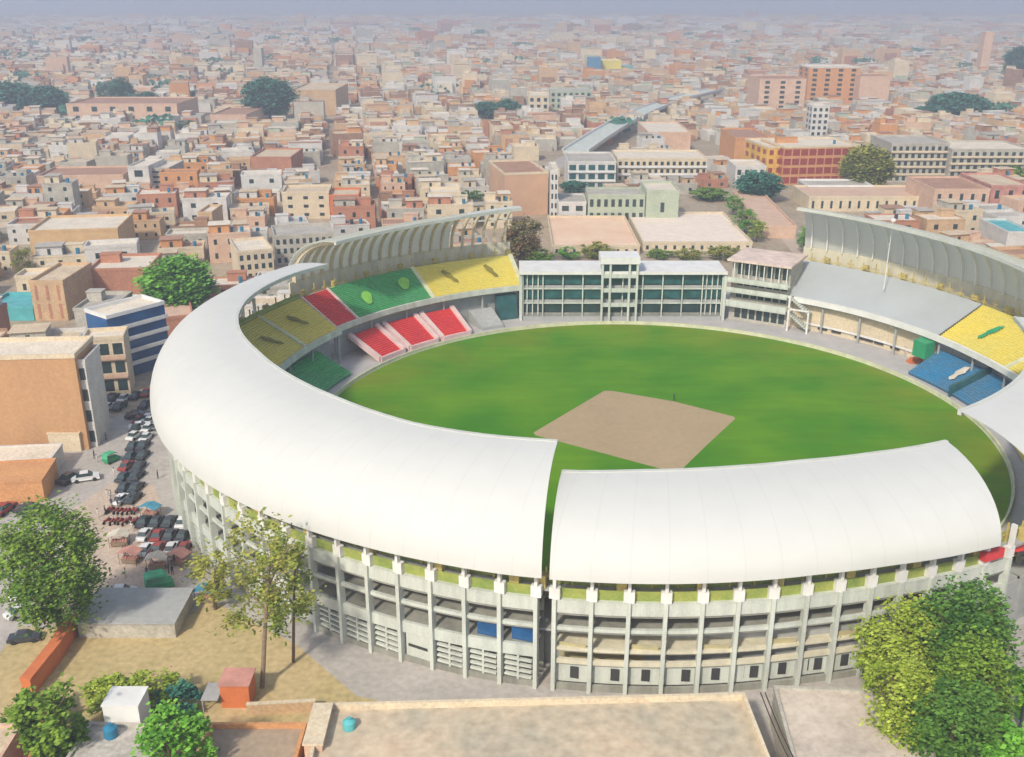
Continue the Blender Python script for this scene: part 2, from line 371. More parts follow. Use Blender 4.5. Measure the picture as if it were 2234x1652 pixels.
def upper_frame(parent, a0, a1, front=None, posts=True):
    b = MB(); b.arc(a0, a1, lambda a: [(upr(a)-.5,7.7),(upr(a)+.15,7.7),(upr(a)+.15,9.1),(upr(a)-.5,9.1)], 2)
    b.build('front_parapet', front or M['fac'], parent)
    b = MB(); b.arc(a0, a1, lambda a: [(upr(a)+.2,7.3),(ubk(a)+.1,7.3),(ubk(a)+.1,7.65),(upr(a)+.2,7.65)], 2)
    b.build('tier_slab', M['conc'], parent)
    b = MB(); b.arc(a0, a1, lambda a: [(ubk(a),14.2),(ubk(a)+1.6,14.2),(ubk(a)+1.6,14.55),(ubk(a),14.55)], 2)
    b.build('concourse_floor', M['conc'], parent)
    if a1 < -50:
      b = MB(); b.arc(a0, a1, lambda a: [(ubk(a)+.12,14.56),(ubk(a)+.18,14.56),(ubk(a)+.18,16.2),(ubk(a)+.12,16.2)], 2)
      b.build('shaded_seat_band', M['shaded_seats'], parent)  # added band, its olive imitating the top seat row in shade
    # yellow railings and posts behind the top row
    n = max(1, int(abs(a1-a0)/2.2))
    b = MB()
    for i in range(n):
        az = a0+(a1-a0)*(i+.5)/n; z1 = 17.0+.5*((i*7)%3)/2
        T = lambda p, az=az: P(az+math.degrees(p[0]/90), ubk(az)+p[1], p[2])
        b.box(-.12,.12,.2,.45,14.55,z1,0,T); b.box(-.9,.8,.22,.4,15.6+.3*(i%2),15.85+.3*(i%2),0,T)
        if i%3 == 0: b.box(-1.1,.2,.5,1.6,14.55,16.3,0,T)
    b.arc(a0, a1, lambda a: [(ubk(a)+.1,15.3),(ubk(a)+.25,15.3),(ubk(a)+.25,15.45),(ubk(a)+.1,15.45)], 3)
    b.build('railing', M['rail'], parent)
def lower_shell(parent, a0, a1, wallm, r=82.5):
    b = MB(); b.arc(a0, a1, lambda a: [(r,0),(r+.4,0),(r+.4,7.3),(r,7.3)], 2); b.build('inner_wall', wallm, parent)
    n = max(1, int(abs(a1-a0)/7.5))
    for i in range(n+1):
        az = a0+(a1-a0)*i/n; b = MB(); b.tube(P(az,upr(az)+.7,0), P(az,upr(az)+.7,7.4), .28, n=10); b.build('post', M['conc'], parent)
def lower_block(parent, a0, a1, m, border=True, rows=15):
    b = MB(); stepped(b, a0, a1, 72.2, .7, 81.5, 5.0, rows); o = b.build('seating_block', m, parent)
    if border:
        b = MB()
        for az in (a0, a1):
            da = .45
            b.arc(az-da, az+da, lambda a: [(71.7,0),(81.5,4.6),(81.5,5.7),(71.7,1.3)], 2)
        b.arc(a0, a1, lambda a: [(71.3,0),(71.95,0),(71.95,1.15),(71.3,1.15)], 2)
        b.build('divider', M['tarp_edge'], o)
M['tarp_edge'] = mat('pink_white_edge', (.72,.52,.50), .7, var=.15)
def emblem(parent, az, k, m, L=4.2, wdt=1.5, lean=.5, lower=False, shape='glyph'):
    # flat painted motif lying on the slope of the tier; k = 0 front .. 1 top
    r0, z0, r1, z1 = (72.2,.7,81.5,5.0) if lower else (upr(az), 8.6, ubk(az), 15.0)
    def pt(u, v):                     # u along the ring (m), v up the slope (m)
        s = k+v/ sqrt((r1-r0)**2+(z1-z0)**2)
        return lambda dz: P(az-math.degrees(u/85), r0+(r1-r0)*s, z0+(z1-z0)*s+.62+dz)
    if shape == 'oval':
        poly = [(wdt*cos(t*pi/9)*(1+.12*sin(3*t*pi/9))+lean*L*.5*sin(t*pi/9), L*.5*sin(t*pi/9)) for t in range(18)]
    else:
        poly = [(-.5,.5),(-.15,.62),(.1,.35),(.3,.2),(.25,-.1),(.5,-.35),(.35,-.55),(.0,-.42),(-.12,-.15),(-.4,.05)]
        poly = [(x*wdt-lean*y*L, y*L) for x, y in poly]
    b = MB(); lo = [pt(x, y)(0) for x, y in poly]; hi = [pt(x, y)(.06) for x, y in poly]
    b.loft([lo, hi]); b.build('emblem', m, parent)

# ---- outward facade of the near stands
def facade(parent, a0, a1, spacing, style):
    n = int(round(abs(a1-a0)/spacing)); rf = lambda a: tab(REAR, a)-2.3
    def band(name, z0, z1, dr0, dr1, m, par=parent):
        b = MB(); b.arc(a0, a1, lambda a: [(rf(a)+dr0,z0),(rf(a)+dr1,z0),(rf(a)+dr1,z1),(rf(a)+dr0,z1)], spacing/2); return b.build(name, m, par)
    band('parapet', 11.7, 13.4, -.55, .1, M['fac']); band('parapet_coping', 13.405, 13.6, -.62, .18, M['fac'])
    band('shaded_seat_strip', 13.605, 15.0, -.5, -.4, M['shaded_seats'])  # added strip between the heads, coloured like shaded yellow seats behind
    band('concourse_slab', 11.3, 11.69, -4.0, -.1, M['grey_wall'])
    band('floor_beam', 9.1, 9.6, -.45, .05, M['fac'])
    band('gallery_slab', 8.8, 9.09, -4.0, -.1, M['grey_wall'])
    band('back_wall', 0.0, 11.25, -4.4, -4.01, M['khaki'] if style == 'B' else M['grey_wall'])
    band('plinth', 0, .9, -.4, .0, M['grey_wall'])
    if style == 'B':
        band('floor_beam', 6.1, 6.5, -.45, .05, M['fac_cream']); band('floor_beam', 4.1, 4.75, -.45, .05, M['fac_cream'])
        band('ground_wall', .91, 4.09, -1.0, -.6, M['fac']); band('gallery_slab', 5.6, 6.09, -4.0, -.46, M['fac_cream'])
    else:
        band('floor_beam', 4.6, 6.3, -.45, .0, M['fac']); band('gallery_slab', 5.8, 6.29, -4.0, -.46, M['grey_wall'])
    rnd = random.Random(3 if style == 'B' else 5)
    for i in range(n+1):
        az = a0+(a1-a0)*i/n; r = rf(az)
        T = lambda p, az=az, r=r: P(az+math.degrees(p[0]/r), r+p[1], p[2])
        b = MB(); b.box(-.26,.26,-.6,.5,0,13.7,0,T); c = b.build('column', M['fac'], parent)
        b = MB(); b.box(-.68,.68,-.5,.3,13.72,15.3,0,T); b.box(-.2,.2,-.3,.4,15.31,18.6,0,T); b.build('column_head', M['white'], c)
        if i == n: break
        am = az+(a1-a0)/n/2; hw = R(spacing)*r/2-.5; r = rf(am)
        T = lambda p, az=am, r=r: P(az+math.degrees(p[0]/r), r+p[1], p[2])
        if style == 'B':
            for x in ([-hw*.55, hw*.5] if i%2 else [hw*.15]):
                b = MB(); b.box(x-.55,x+.55,-.62,-.56,1.5,3.3,0,T); b.build('window', M['dark'], parent)
            if i%3 == 1:
                b = MB(); b.box(hw*.5,hw*.85,-4.0,-3.9,6.5,8.7,0,T); b.build('door', M['dark'], parent)
            if i%2 == 0:
                b = MB(); b.box(-hw+.1,hw-.1,-.36,-.3,6.5,6.9+.5*rnd.random(),0,T); b.build('panel', M['khaki'], parent)
        else:
            if i%4 != 3:
                b = MB()                                  # stacked sunshade louvres
                for k in range(4): b.box(-hw,hw,-.4,.02,1.2+k*.85,1.5+k*.85,0,T)
                b.box(-.15,.15,-.3,.0,.9,4.55,0,T)
                b.build('louvre', M['fac'], parent)
            else:
                b = MB(); b.box(-hw,hw,-.5,-.2,.9,4.55,0,T); p = b.build('panel', M['fac'], parent)
                b = MB(); b.box(-hw*.8,hw*.8,-.2,-.12,2.4,2.8,0,T); b.build('window', M['dark'], p)
            if 1 < i < 9:
                b = MB()                                  # open stair flight inside the bay
                for k in range(8): b.box(-hw+k*.5,-hw+k*.5+.6,-3,-1.2,6.35+k*.3,6.6+k*.3,0,T)
                b.build('stair_flight', M['grey_wall'], parent)
            if i in (n-1, n-2):
                b = MB(); b.box(-hw*.6,hw*.98,-.9,-.8,6.35,8.6,0,T); b.build('window', M['blue_glass'], parent)
    return rf
def lipconst(r): return lambda a: r
# A: long roofed stand on the left, from the seam round to the far left
SA = empty('grandstand', P(-150,92,0), 'long curved grandstand under one white vaulted roof, wrapping the left side of the stadium', 'grandstand', 'roofed grandstands of the stadium')
SB = empty('grandstand', P(-84,85,0), 'nearest grandstand under a lower white vaulted roof, with yellow galleries behind its tall facade columns', 'grandstand', 'roofed grandstands of the stadium')
SC = empty('grandstand', P(-40,88,0), 'white roofed grandstand cut off by the right edge beside the blue seats', 'grandstand', 'roofed grandstands of the stadium')
SL = empty('grandstand', P(128,88,0), 'far left grandstand with green and yellow seats under an arched roof seen from inside', 'grandstand', 'open fronted far grandstands')
SR = empty('grandstand', P(30,88,0), 'far right grandstand with a bare grey concrete tier ending in yellow seats', 'grandstand', 'open fronted far grandstands')
def setroot(e):                                         # parts are modelled in world space: undo the root's offset
    for o in kids(e): o.location = (-e.location.x, -e.location.y, -e.location.z)
rr = lambda a: tab(REAR, a)
aend = -107.5
roof_part(SA, -205, aend, rr, lambda a: 18.0, lambda a: tab(LIP_A, a), lambda a: tab(LIPZ_A, a), sk1=1.9)
facade(SA, -199.4, -106.4, 3.0, 'A')
ribs(SA, -205, aend-1, 24, rr, lambda a: 18.0, lambda a: tab(LIP_A, a), lambda a: tab(LIPZ_A, a), M['steel'])
upper_frame(SA, -208.5, -107)
for a0, a1, m in ((-208.4,-198.5,'yellow'),(-197.8,-188,'yellow'),(-187,-170,'yellow'),(-169.4,-150,'green'),(-149,-106.9,'yellow')): utier(SA, a0, a1, M[m])
for az in (-198.15,-187.5,-169.7,-149.5,-130,-120): aisle(SA, az)
emblem(SA, -194, .42, M['olive_emblem'], 4.2, 2.6, .25); emblem(SA, -203, .52, M['olive_emblem'], 4.2, 2.6, .25)
lower_shell(SA, -208.5, -108, M['conc'])
lower_block(SA, -204, -188, M['green'], False); lower_block(SA, -187, -165, M['green'], False); lower_block(SA, -164, -110, M['yellow'], False)
setroot(SA)
b0, b1 = -106.5, -61.8
roof_part(SB, b0, b1, rr, lambda a: 17.9, lambda a: tab(LIP_B, a), lambda a: 25.0, sk0=1.5, sk1=-4.6)
facade(SB, -104.9, -62.9, 3.0, 'B')
ribs(SB, -105, -67, 13, rr, lambda a: 17.9, lambda a: tab(LIP_B, a), lambda a: 25.0, M['steel'])
upper_frame(SB, -107, -58.5)
for a0, a1, m in ((-107,-92,'yellow'),(-91.4,-76,'green'),(-75.4,-64.5,'yellow'),(-64,-60,'yellow')): utier(SB, a0, a1, M[m])
for az in (-91.7,-75.7,-64.2): aisle(SB, az)
lower_shell(SB, -107, -58.5, M['conc']); lower_block(SB, -106, -59, M['yellow'], False)
# red enclosure at the stand's right end, behind the parapet
b = MB(); b.arc(-66.5, -64.2, lambda a: [(84.2,14.5),(85.2,14.5),(85.2,15.9),(84.2,15.6)], 1); b.build('red_awning', M['red'], SB)
setroot(SB)
roof_part(SC, -55.8, -8, rr, lambda a: 17.9, lambda a: 67.6+(a+57)*.02, lambda a: 26.8, sk0=-3.5)
facade(SC, -56.5, -20, 3.0, 'A')
ribs(SC, -55.5, -8, 16, rr, lambda a: 17.9, lambda a: 68.6, lambda a: 26.8, M['steel'])
upper_frame(SC, -58, -9)
utier(SC, -58, -46, M['yellow']); utier(SC, -45.4, -9, M['yellow']); aisle(SC, -45.7)
lower_shell(SC, -58, -9, M['conc']); lower_block(SC, -58, -9, M['yellow'], False)
b = MB(); b.arc(-61.5, -58.6, lambda a: [(83.2,12.9),(86.2,15.1),(86.2,15.6),(83.2,13.4)], 1); b.build('seating_block', M['red'], SC)
setroot(SC)
# far left stand
FLIP = [(106,85),(110,84),(122,80),(132,79),(142,79),(150,80)]
fl = lambda a: tab(FLIP, a)
def lrr(a): return 96.0
roof_part(SL, 118.5, 150.5, lrr, lambda a: 17.6, fl, lambda a: 29.8, m=M['roof_thin'])
b = MB(); b.arc(107.5, 118.5, lambda a: [(fl(a)-.4,29.0),(fl(a)+2.2,29.0),(fl(a)+2.2,29.9),(fl(a)-.4,29.9)], 2); b.build('roof_rim', M['steel'], SL)
b = MB(); b.arc(107.5, 118.5, lambda a: [(92.8,24.9),(93.3,24.9),(93.3,25.3),(92.8,25.3)], 2); b.build('purlin', M['steel'], SL)
ribs(SL, 107.5, 150.5, 22, lrr, lambda a: 17.6, fl, lambda a: 29.8, walls['cream'], w=.4, depth=1.2)
b = MB(); b.arc(107.5, 150.5, lambda a: [(95.0,7.6),(95.4,7.6),(95.4,17.9),(95.0,17.9)], 2); b.build('back_wall', M['fac_cream'], SL)
upper_frame(SL, 107.5, 151.4)
utier(SL, 108.5, 127, M['yellow']); utier(SL, 127.5, 145, M['green']); utier(SL, 145.6, 151.0, M['red'])
for az in (127.25, 108.2): aisle(SL, az)
aisle(SL, 145.3, M['tarp_edge'], w=.6); aisle(SL, 151.2, M['tarp_edge'], w=.6)
emblem(SL, 121.5, .5, M['olive_emblem'], 4.6, 2.8, .15); emblem(SL, 113.2, .5, M['olive_emblem'], 4.6, 2.6, .1)
emblem(SL, 131, .55, M['lime'], 4.2, 1.7, .3, shape='oval'); emblem(SL, 140, .42, M['lime'], 4.4, 1.6, .3, shape='oval')
lower_shell(SL, 108, 150, M['conc'])
for a0, a1 in ((123.0,129.8),(131.2,138.5),(140.2,147)): lower_block(SL, a0, a1, M['red'])
b = MB(); b.arc(114.5, 119.5, lambda a: [(73,0),(81,0),(81,3.6),(73,.8)], 2); b.build('scoreboard_ramp', M['conc'], SL)
b = MB(); b.arc(109.5, 113.5, lambda a: [(79,0),(82.2,0),(82.2,6.6),(79.8,6.6)], 2); b.build('tunnel_mouth', M['teal_glass'], SL)
setroot(SL)
# far right stand
FLR = [(8,80),(20,82),(35,84.5),(58,91)]
fr = lambda a: tab(FLR, a); rrR = lambda a: 96.5+min(6, max(0, (a-20)*.14))
roof_part(SR, 6, 57.5, rrR, lambda a: 17.6, fr, lambda a: 30.6, m=M['roof_thin'])
ribs(SR, 6, 57.5, 20, rrR, lambda a: 17.6, fr, lambda a: 30.6, M['white'], w=.3, depth=.9)
b = MB(); b.arc(6, 57.5, lambda a: [(rrR(a)-.8,7.6),(rrR(a)-.4,7.6),(rrR(a)-.4,17.9),(rrR(a)-.8,17.9)], 2); b.build('back_wall', M['fac_cream'], SR)
ub_old = ubk
def ubk(a): return (rrR(a)-4.5) if a > 3 else tab(REAR, a)-4.5
upper_frame(SR, -8, 56.5, M['white'])
b = MB(); b.arc(24.5, 56.5, lambda a: [(upr(a),8.4),(ubk(a),14.7),(ubk(a),15.0),(upr(a),8.75)], 2)
b.build('bare_tier', mat('blue_grey_concrete', (.42,.45,.46), .85, c2=(.37,.39,.40), scale=.08), SR)
utier(SR, 8, 24, M['yellow']); utier(SR, -8, 7.3, M['yellow']); aisle(SR, 7.65)
emblem(SR, 17.5, .45, M['car_green'], 5.4, 2.4, -.45)
lower_shell(SR, 26, 56, walls['cream']); 
b = MB(); b.arc(26, 54, lambda a: [(82.0,1.6),(82.3,1.6),(82.3,2.1),(82.0,2.1)], 2); b.build('ledge', M['white'], SR)
for az in (48.5,45.8,41.2,39.4,37.3,34):
    b = MB(); b.arc(az-.9, az+.9, lambda a: [(82.1,.9),(82.45,.9),(82.45,1.55),(82.1,1.55)], 2); b.build('vent_opening', M['dark'], SR)
lower_shell(SR, -8, 24, M['conc'])
lower_block(SR, 13.5, 24.5, M['blue'], False); lower_block(SR, -8, 12.8, M['blue'], False)
b = MB(); b.arc(12.9, 13.4, lambda a: [(71.7,0),(81.5,4.6),(81.5,6.4),(71.7,2.6)], 2); b.build('divider', M['teal_glass'], SR)
emblem(SR, 16.5, .5, M['tarp_cream'], 5, 3.2, -.3, lower=True)
b = MB(); b.arc(24.6, 27.4, lambda a: [(76.8,3.2),(79.6,3.2),(79.6,7.4),(76.8,7.0)], 1); b.build('green_net_screen', M['car_green'], SR)
setroot(SR)
# ---------------------------------------------------------------- pavilion (far straight side)
def local(e, f): return lambda p: f(p)
PV = empty('pavilion', (31.5,266,0), 'long three storey pavilion with teal glazing and raised central block, across the far side', 'pavilion')
X0, X1, YF = -28.5, 26.0, 0.0        # local frame, front at y=0
HTS = [1.2, 4.9, 9.0, 13.2]
b = MB(); b.box(X0,X1,5.5,6,0,13.2); b.build('back_wall', M['grey_wall'], PV)
b = MB(); b.box(X0,X1,-1.2,5.45,0,1.2); b.build('plinth', M['conc'], PV)
for z in HTS[1:3]:
    b = MB(); b.box(X0,X1,-.35,5.45,z-.2,z+.12); b.build('floor_slab', M['fac'], PV)
b = MB(); b.box(X0-1,X1+1,-1.6,12,13.25,13.75); b.box(X0-1,X1+1,-1.6,-1.1,13.76,14.1)
b.build('roof', M['white'], PV)
for x in (X0-1.0, X1+.2):
    b = MB(); b.box(x,x+.8,-1.0,5.4,0,13.24); b.build('end_wall', M['fac'], PV)
nb = 10
for i in range(nb+1):
    x = X0+(X1-X0)*i/nb
    if -9 < x+2 < 6 and False: continue
    b = MB(); b.box(x-.16,x+.16,-.6,-.36,1.21,13.2); b.build('column', M['fac'], PV)
for j in range(3):
    for i in range(nb):
        x = X0+(X1-X0)*i/nb; w = (X1-X0)/nb
        b = MB(); b.box(x+.2,x+w-.2,.3,.4,HTS[j]+(.2 if j else .02)+.9,HTS[j+1]-.4); g = b.build('window', M['teal_glass'] if j > 0 else M['glass'], PV)
        b = MB(); b.box(x+.2,x+w-.2,.1,.45,HTS[j]+.16,HTS[j]+.8); b.build('sill', M['conc'] if j else M['grey_wall'], g)
        if i in (0, 9):
            b = MB()
            for k in range(3): b.box(x+1+k*1.5,x+1.3+k*1.5,-.3,-.1,HTS[j]+.2,HTS[j+1]-.4)
            b.build('mullion', M['fac'], g)
T0, T1 = -7.6, 3.0
b = MB(); b.box(T0,T1,-2.6,5,16.4,18.2); b.build('tower_roof', M['white'], PV)
b = MB(); b.box(T0+.6,T1-.6,-.2,5,13.76,16.39); b.build('tower_block', M['teal_glass'], PV)
for x in (T0+.6, T0+2.7, T1-2.7, T1-.6):
    b = MB(); b.box(x-.28,x+.28,-2.3,-1.65,0,16.38); b.build('tower_column', M['fac'], PV)
for z in (4.9,9.0,13.0):
    b = MB(); b.box(T0+.3,T1-.3,-2.0,-1.62,z-.6,z+.5); b.build('balcony_front', M['fac'], PV)
# media block at the pavilion's right
MBk = empty('media_block', P(60.6,79,0), 'four storey block with white balcony bands and pink flat roof, right of the pavilion', 'building', rz=R(-32+1.5))
q = MBk
b = MB(); b.box(-8.6,7.5,1.5,13,0,17.0); b.build('wall', walls['grey'], q)
b = MB(); b.box(-9.2,8.3,-1.5,14,17.01,17.6); b.build('roof', mat('pale_rose_roof',(.68,.54,.47),.9), q)
for z, h in ((4.6,1.7),(8.6,1.2),(11.4,1.2)):
    b = MB(); b.box(-8.8,7.8,-1.2,1.49,z-.2,z+.1); b.box(-8.8,7.8,-1.3,-1.0,z+.11,z+h); b.build('balcony', M['fac'], q)
for i in range(8):
    x = -7.2+i*2.05
    b = MB(); b.box(x-.12,x+.12,-1.0,-.7,12.7,16.98); b.build('column', M['white'], q)
    for z0, z1 in ((.8,4.0),(6.6,8.2),(10,11.1),(13,16.4)):
        if i < 7:
            b = MB(); b.box(x+.25,x+1.8,1.42,1.49,z0,z1); b.build('window', M['glass'], q)
for i in range(2):
    b = MB(); z0 = .5+i*4.4
    n0 = 10
    for k in range(n0): b.box(8.4+k*.55,8.4+k*.55+.65,-1,1.6,z0+3.9-k*.4,z0+4.2-k*.4)
    b.build('stair_flight', M['fac'], q)
b = MB(); b.box(8.3,8.8,-1.2,-.8,0,9.5); b.box(13.6,14.0,-1.2,-.8,0,6.2); b.box(8.3,14,-1.2,-.8,5.9,6.3); b.build('stair_frame', M['white'], q)
# white mast standing on the bare tier
mp = P(40,88,13.6)
e = empty('flood_mast', mp, 'thin white mast standing on the bare concrete tier at the far right', 'mast')
b = MB(); b.tube((0,0,-.3),(0,0,17.5),.14,.09,8); b.build('pole', M['white'], e)
b = MB(); b.box(-.5,.5,-.25,.25,17.5,18.2); b.build('lamp_head', M['white'], e)

exec_city = True
# ------------------------------------------------------------------ buildings
FOOT = []                                              # (x, y, radius) discs kept free of scattered houses
def building(name, label, cat, X, Y, w, d, h, rz=0, wall='tan', roof='dusty', storeys=None, bays=0, sidebays=0, parapet=.9, tank=0, hut=False, group=None, wm=None, gm=None, rm=None, foot=True, balcony=False, parts=True, edge=None, wh=.55, ww=.5, upper=0, upmat=None):
    e = empty(name, (X,Y,0), label, cat, group, rz)    # origin at the middle of its front (camera) side
    wmat = wm or walls[wall]; rmat = rm or roofs[roof]
    b = MB(); b.box(-w/2,w/2,0,d,0,h,bottom=False); b.build('wall', wmat, e)
    b = MB(); t = .3; o_ = .12
    b.box(-w/2+.02,w/2-.02,.02,d-.02,h+.004,h+.08)
    ro = b.build('roof', rmat, e)
    b = MB()
    b.box(-w/2-o_,w/2+o_,-o_,t,h+.003,h+parapet); b.box(-w/2-o_,w/2+o_,d-t,d+o_,h+.003,h+parapet)
    b.box(-w/2-o_,-w/2+t,t+.002,d-t-.002,h+.003,h+parapet); b.box(w/2-t,w/2+o_,t+.002,d-t-.002,h+.003,h+parapet)
    b.build('parapet', edge or wmat, ro)
    if hut:
        b = MB(); hx = (-w*.28 if hut == 1 else w*.22)
        b.box(hx-w*.12-.8,hx+w*.12+.8,d*.55,d*.55+3,h+.081,h+2.6); b.box(hx-w*.12-1,hx+w*.12+1,d*.55-.2,d*.55+3.2,h+2.601,h+2.8); b.build('stair_hut', wmat, ro)
    if upper:
        b = MB(); ux = (-w/2+.5, w*.02) if upper == 1 else (w*.02, w/2-.5)
        b.box(*ux,d*.32,d*.9,h+.081,h+2.9); b.build('upper_room', upmat or wmat, ro)
        b = MB(); b.box(ux[0]-.25,ux[1]+.25,d*.32-.6,d*.9+.2,h+2.901,h+3.08); b.build('upper_roof', rmat, ro)
        b = MB(); b.box((ux[0]+ux[1])/2-.5,(ux[0]+ux[1])/2+.5,d*.32-.05,d*.32+.05,h+.2,h+2.1); b.build('door', M['glass'], ro)
    for k in range(tank):
        b = MB(); tx = w*(.3-.25*k); b.tube((tx,d*.35,h+.6),(tx,d*.35,h+1.9),.65,n=10); b.box(tx-.5,tx+.5,d*.35-.5,d*.35+.5,h+.081,h+.6); b.build('water_tank', M['tank_blue'] if k == 0 else M['car_dark'], ro)
    st = storeys or max(1, int(h/3.3)); sh = h/st
    for s in range(st):
        for i in range(bays):
            x = -w/2+w*(i+.5)/bays; ww_ = w/bays*ww
            b = MB(); b.box(x-ww_/2,x+ww_/2,-.06,.04,s*sh+sh*(1-wh)*.55,s*sh+sh*(1-wh)*.55+sh*wh); b.build('window', gm or M['glass'], e)
        for i in range(sidebays):
            y = d*(i+.5)/sidebays; ww_ = d/sidebays*ww; sx = 1 if X < 0 else -1
            b = MB(); b.box(*( (w/2-.04,w/2+.06) if sx > 0 else (-w/2-.06,-w/2+.04)),y-ww_/2,y+ww_/2,s*sh+sh*(1-wh)*.55,s*sh+sh*(1-wh)*.55+sh*wh); b.build('window', gm or M['glass'], e)
        if balcony and s:
            b = MB(); b.box(-w/2,w/2,-.9,-.005,s*sh-.12,s*sh+.1); b.box(-w/2,w/2,-.95,-.85,s*sh+.101,s*sh+.9); b.build('balcony', M['white'] if balcony is True else walls[balcony], e)
    if foot: FOOT.append((X-sin(rz)*d/2, Y+cos(rz)*d/2, sqrt(w*w+d*d)/2+2))
    return e
def bpx(name, label, cat, x0, x1, yb, yt, d, rz=None, yb1=None, **k):
    # front side between two base points of the measuring frame, its top at row yt
    A = at(x0, yb); B = at(x1, yb1 if yb1 is not None else yb)
    X = (A[0]+B[0])/2; Y = (A[1]+B[1])/2; w = sqrt((A[0]-B[0])**2+(A[1]-B[1])**2)
    r = math.atan2(B[1]-A[1], B[0]-A[0]) if rz is None else rz
    h = max(2.5, zat(yt, Y)-.9*(k.get('parapet', .9)/.9))
    return building(name, label, cat, X, Y, w, d, h, r, **k)
O = 'office_building'; Hn = 'house'
# landmarks on the right, beyond the stadium
bpx(O,'red glazed corner building with cream top floor, behind the media block at the right','office building',1700,1868,402,318,30,rz=R(8),wm=walls['orange'],storeys=4,bays=9,sidebays=3,gm=M['car_red'],roof='pale',edge=walls['cream'],wh=.7,ww=.85,tank=1,hut=1)
A = at(1676,398)
building('annex','narrow yellow-orange wing on the left end of the red glazed building','building',A[0]+1.5,A[1]-3,8,30,16.5,R(8),'orange','pale',4,2,4,foot=False,wm=mat('amber_paint',(.70,.42,.08),.7),edge=walls['cream'],gm=M['car_red'])
bpx('tower','slim white tower block with a grid of windows, behind the red glazed building','tower block',1765,1802,312,230,12,wall='white',roof='pale',storeys=6,bays=3,sidebays=2)
bpx('tower','orange brick high-rise with a white top edge, tallest block on the right skyline','tower block',1757,1868,232,146,30,wall='orange',roof='pale',storeys=8,bays=4,sidebays=2,edge=walls['white'],ww=.35)
bpx('apartment_block','pink apartment block left of the orange brick high-rise','apartment block',1652,1752,250,172,40,wall='pink',roof='rust',storeys=7,bays=3,ww=.3)
bpx('apartment_block','rose-red block close against the right of the orange brick high-rise','apartment block',1870,1935,236,166,30,wall='pink',roof='rust',storeys=6,bays=0)
bpx('building','far block with a bright blue end wall, upper middle of the photo','building',1283,1310,168,126,20,wm=M['blue'],roof='grey')
bpx('building','far yellow walled block directly right of the bright blue one','building',1312,1355,166,132,30,wm=M['yellow'],roof='pale')
bpx('building','small far green walled block right of the yellow one','building',1356,1380,165,145,30,wm=M['teal'],roof='grey')
bpx('apartment_block','yellow-beige block right of the green trees in the far middle','apartment block',1105+48,1197,255,208,30,wall='cream',roof='pale',storeys=3,bays=3)
bpx('apartment_block','pale green barred block beside the far overpass','apartment block',1200,1290,238,198,30,wall='green',roof='grey',storeys=3,bays=7)
bpx('school_building','long cream building with three rows of dark windows, behind the pavilion','school building',1345,1540,398,345,28,wall='cream',roof='pale',storeys=3,bays=15,wh=.5,ww=.5,balcony=True)
bpx('school_building','teal trimmed wing with arched green glazing at the left end of the long cream building','school building',1238,1342,415,352,30,wall='white',roof='grey',storeys=3,bays=5,gm=M['teal_glass'],wh=.6,ww=.7,balcony=True)
bpx('hall','pale green hall with a tall gable wall and garden windows, just behind the pavilion trees','hall',1282,1405,488,424,16,wall='green',roof='grey',storeys=2,bays=8,wh=.55,gm=M['glass'],rm=roofs['grey'])
bpx('gable_house','plain pale green block with one slit window, attached right of the pale green hall','building',1408,1478,490,415,20,wall='green',roof='pale',storeys=1,bays=1,ww=.12,wh=.3)
bpx('warehouse','windowless brown brick warehouse with pale roof edge, behind the far left stand','warehouse',1100,1196,470,376,34,rz=R(12),wall='brown',roof='rust',edge=walls['cream'],wm=mat('salmon_brown_wall',(.60,.38,.25),.9,c2=(.48,.30,.20),scale=.1))
bpx('apartment_block','narrow pink and white block right of the brown brick warehouse','building',1200,1216,480,372,22,wall='white',roof='pale',storeys=5,bays=2)
bpx('house','low white house with one dark doorway left of the pale green hall','house',1218,1278,486,440,18,wall='white',roof='grey',storeys=2,bays=2)
bpx('terrace_building','long low terracotta roofed building behind the pavilion','building',1205,1395,556,538,50,wall='cream',roof='rust',storeys=1,bays=10,rm=mat('terracotta_pale',(.80,.60,.44),.95,c2=(.72,.46,.30),scale=.08),ww=.3)
bpx('terrace_building','wide flat pink roofed building right of the terracotta one, behind the pavilion','building',1402,1640,548,532,52,wall='cream',roof='pale',storeys=1,bays=12,rm=mat('pale_pink_roof',(.84,.72,.60),.95,c2=(.72,.60,.50)),ww=.3)
bpx('barrack','long pink shed roof beside the planted lane','building',1660,1735,520,492,70,rz=R(-3),wall='pink',roof='rust',rm=walls['pink'])
bpx('barrack','long beige single storey building with a slotted front above the far right roof','building',1762,2022,462,428,26,wall='cream',roof='pale',storeys=1,bays=13,ww=.25,rm=walls['pink'])
bpx('house','pink block with small dark windows at the right edge above the far right roof','house',2030,2150,478,412,30,wall='pink',roof='rust',storeys=2,bays=5,ww=.3)
bpx('house','salmon block at the right edge of the photo beside the pink one','house',2152,2240,474,404,30,wall='pink',roof='dusty',storeys=2,bays=3,wm=M['tarp_pink'],ww=.3)
bpx('apartment_block','grey apartment row with stacked galleries at the right, left half','apartment block',1935,2060,398,312,30,wall='grey',roof='grey',storeys=5,bays=9,balcony='cream')
bpx('apartment_block','grey apartment row with stacked galleries at the far right edge','apartment block',2066,2240,402,325,30,wall='grey',roof='pale',storeys=5,bays=11,balcony='cream')
bpx('house','small white house with arched dark openings beside the dark green tree','house',1602,1668,408,362,20,wall='white',roof='pale',storeys=2,bays=4)
bpx('house','terracotta block left of the red glazed building','building',1600,1674,362,300,40,wall='pink',roof='rust',storeys=3,bays=0,wm=walls['orange'])
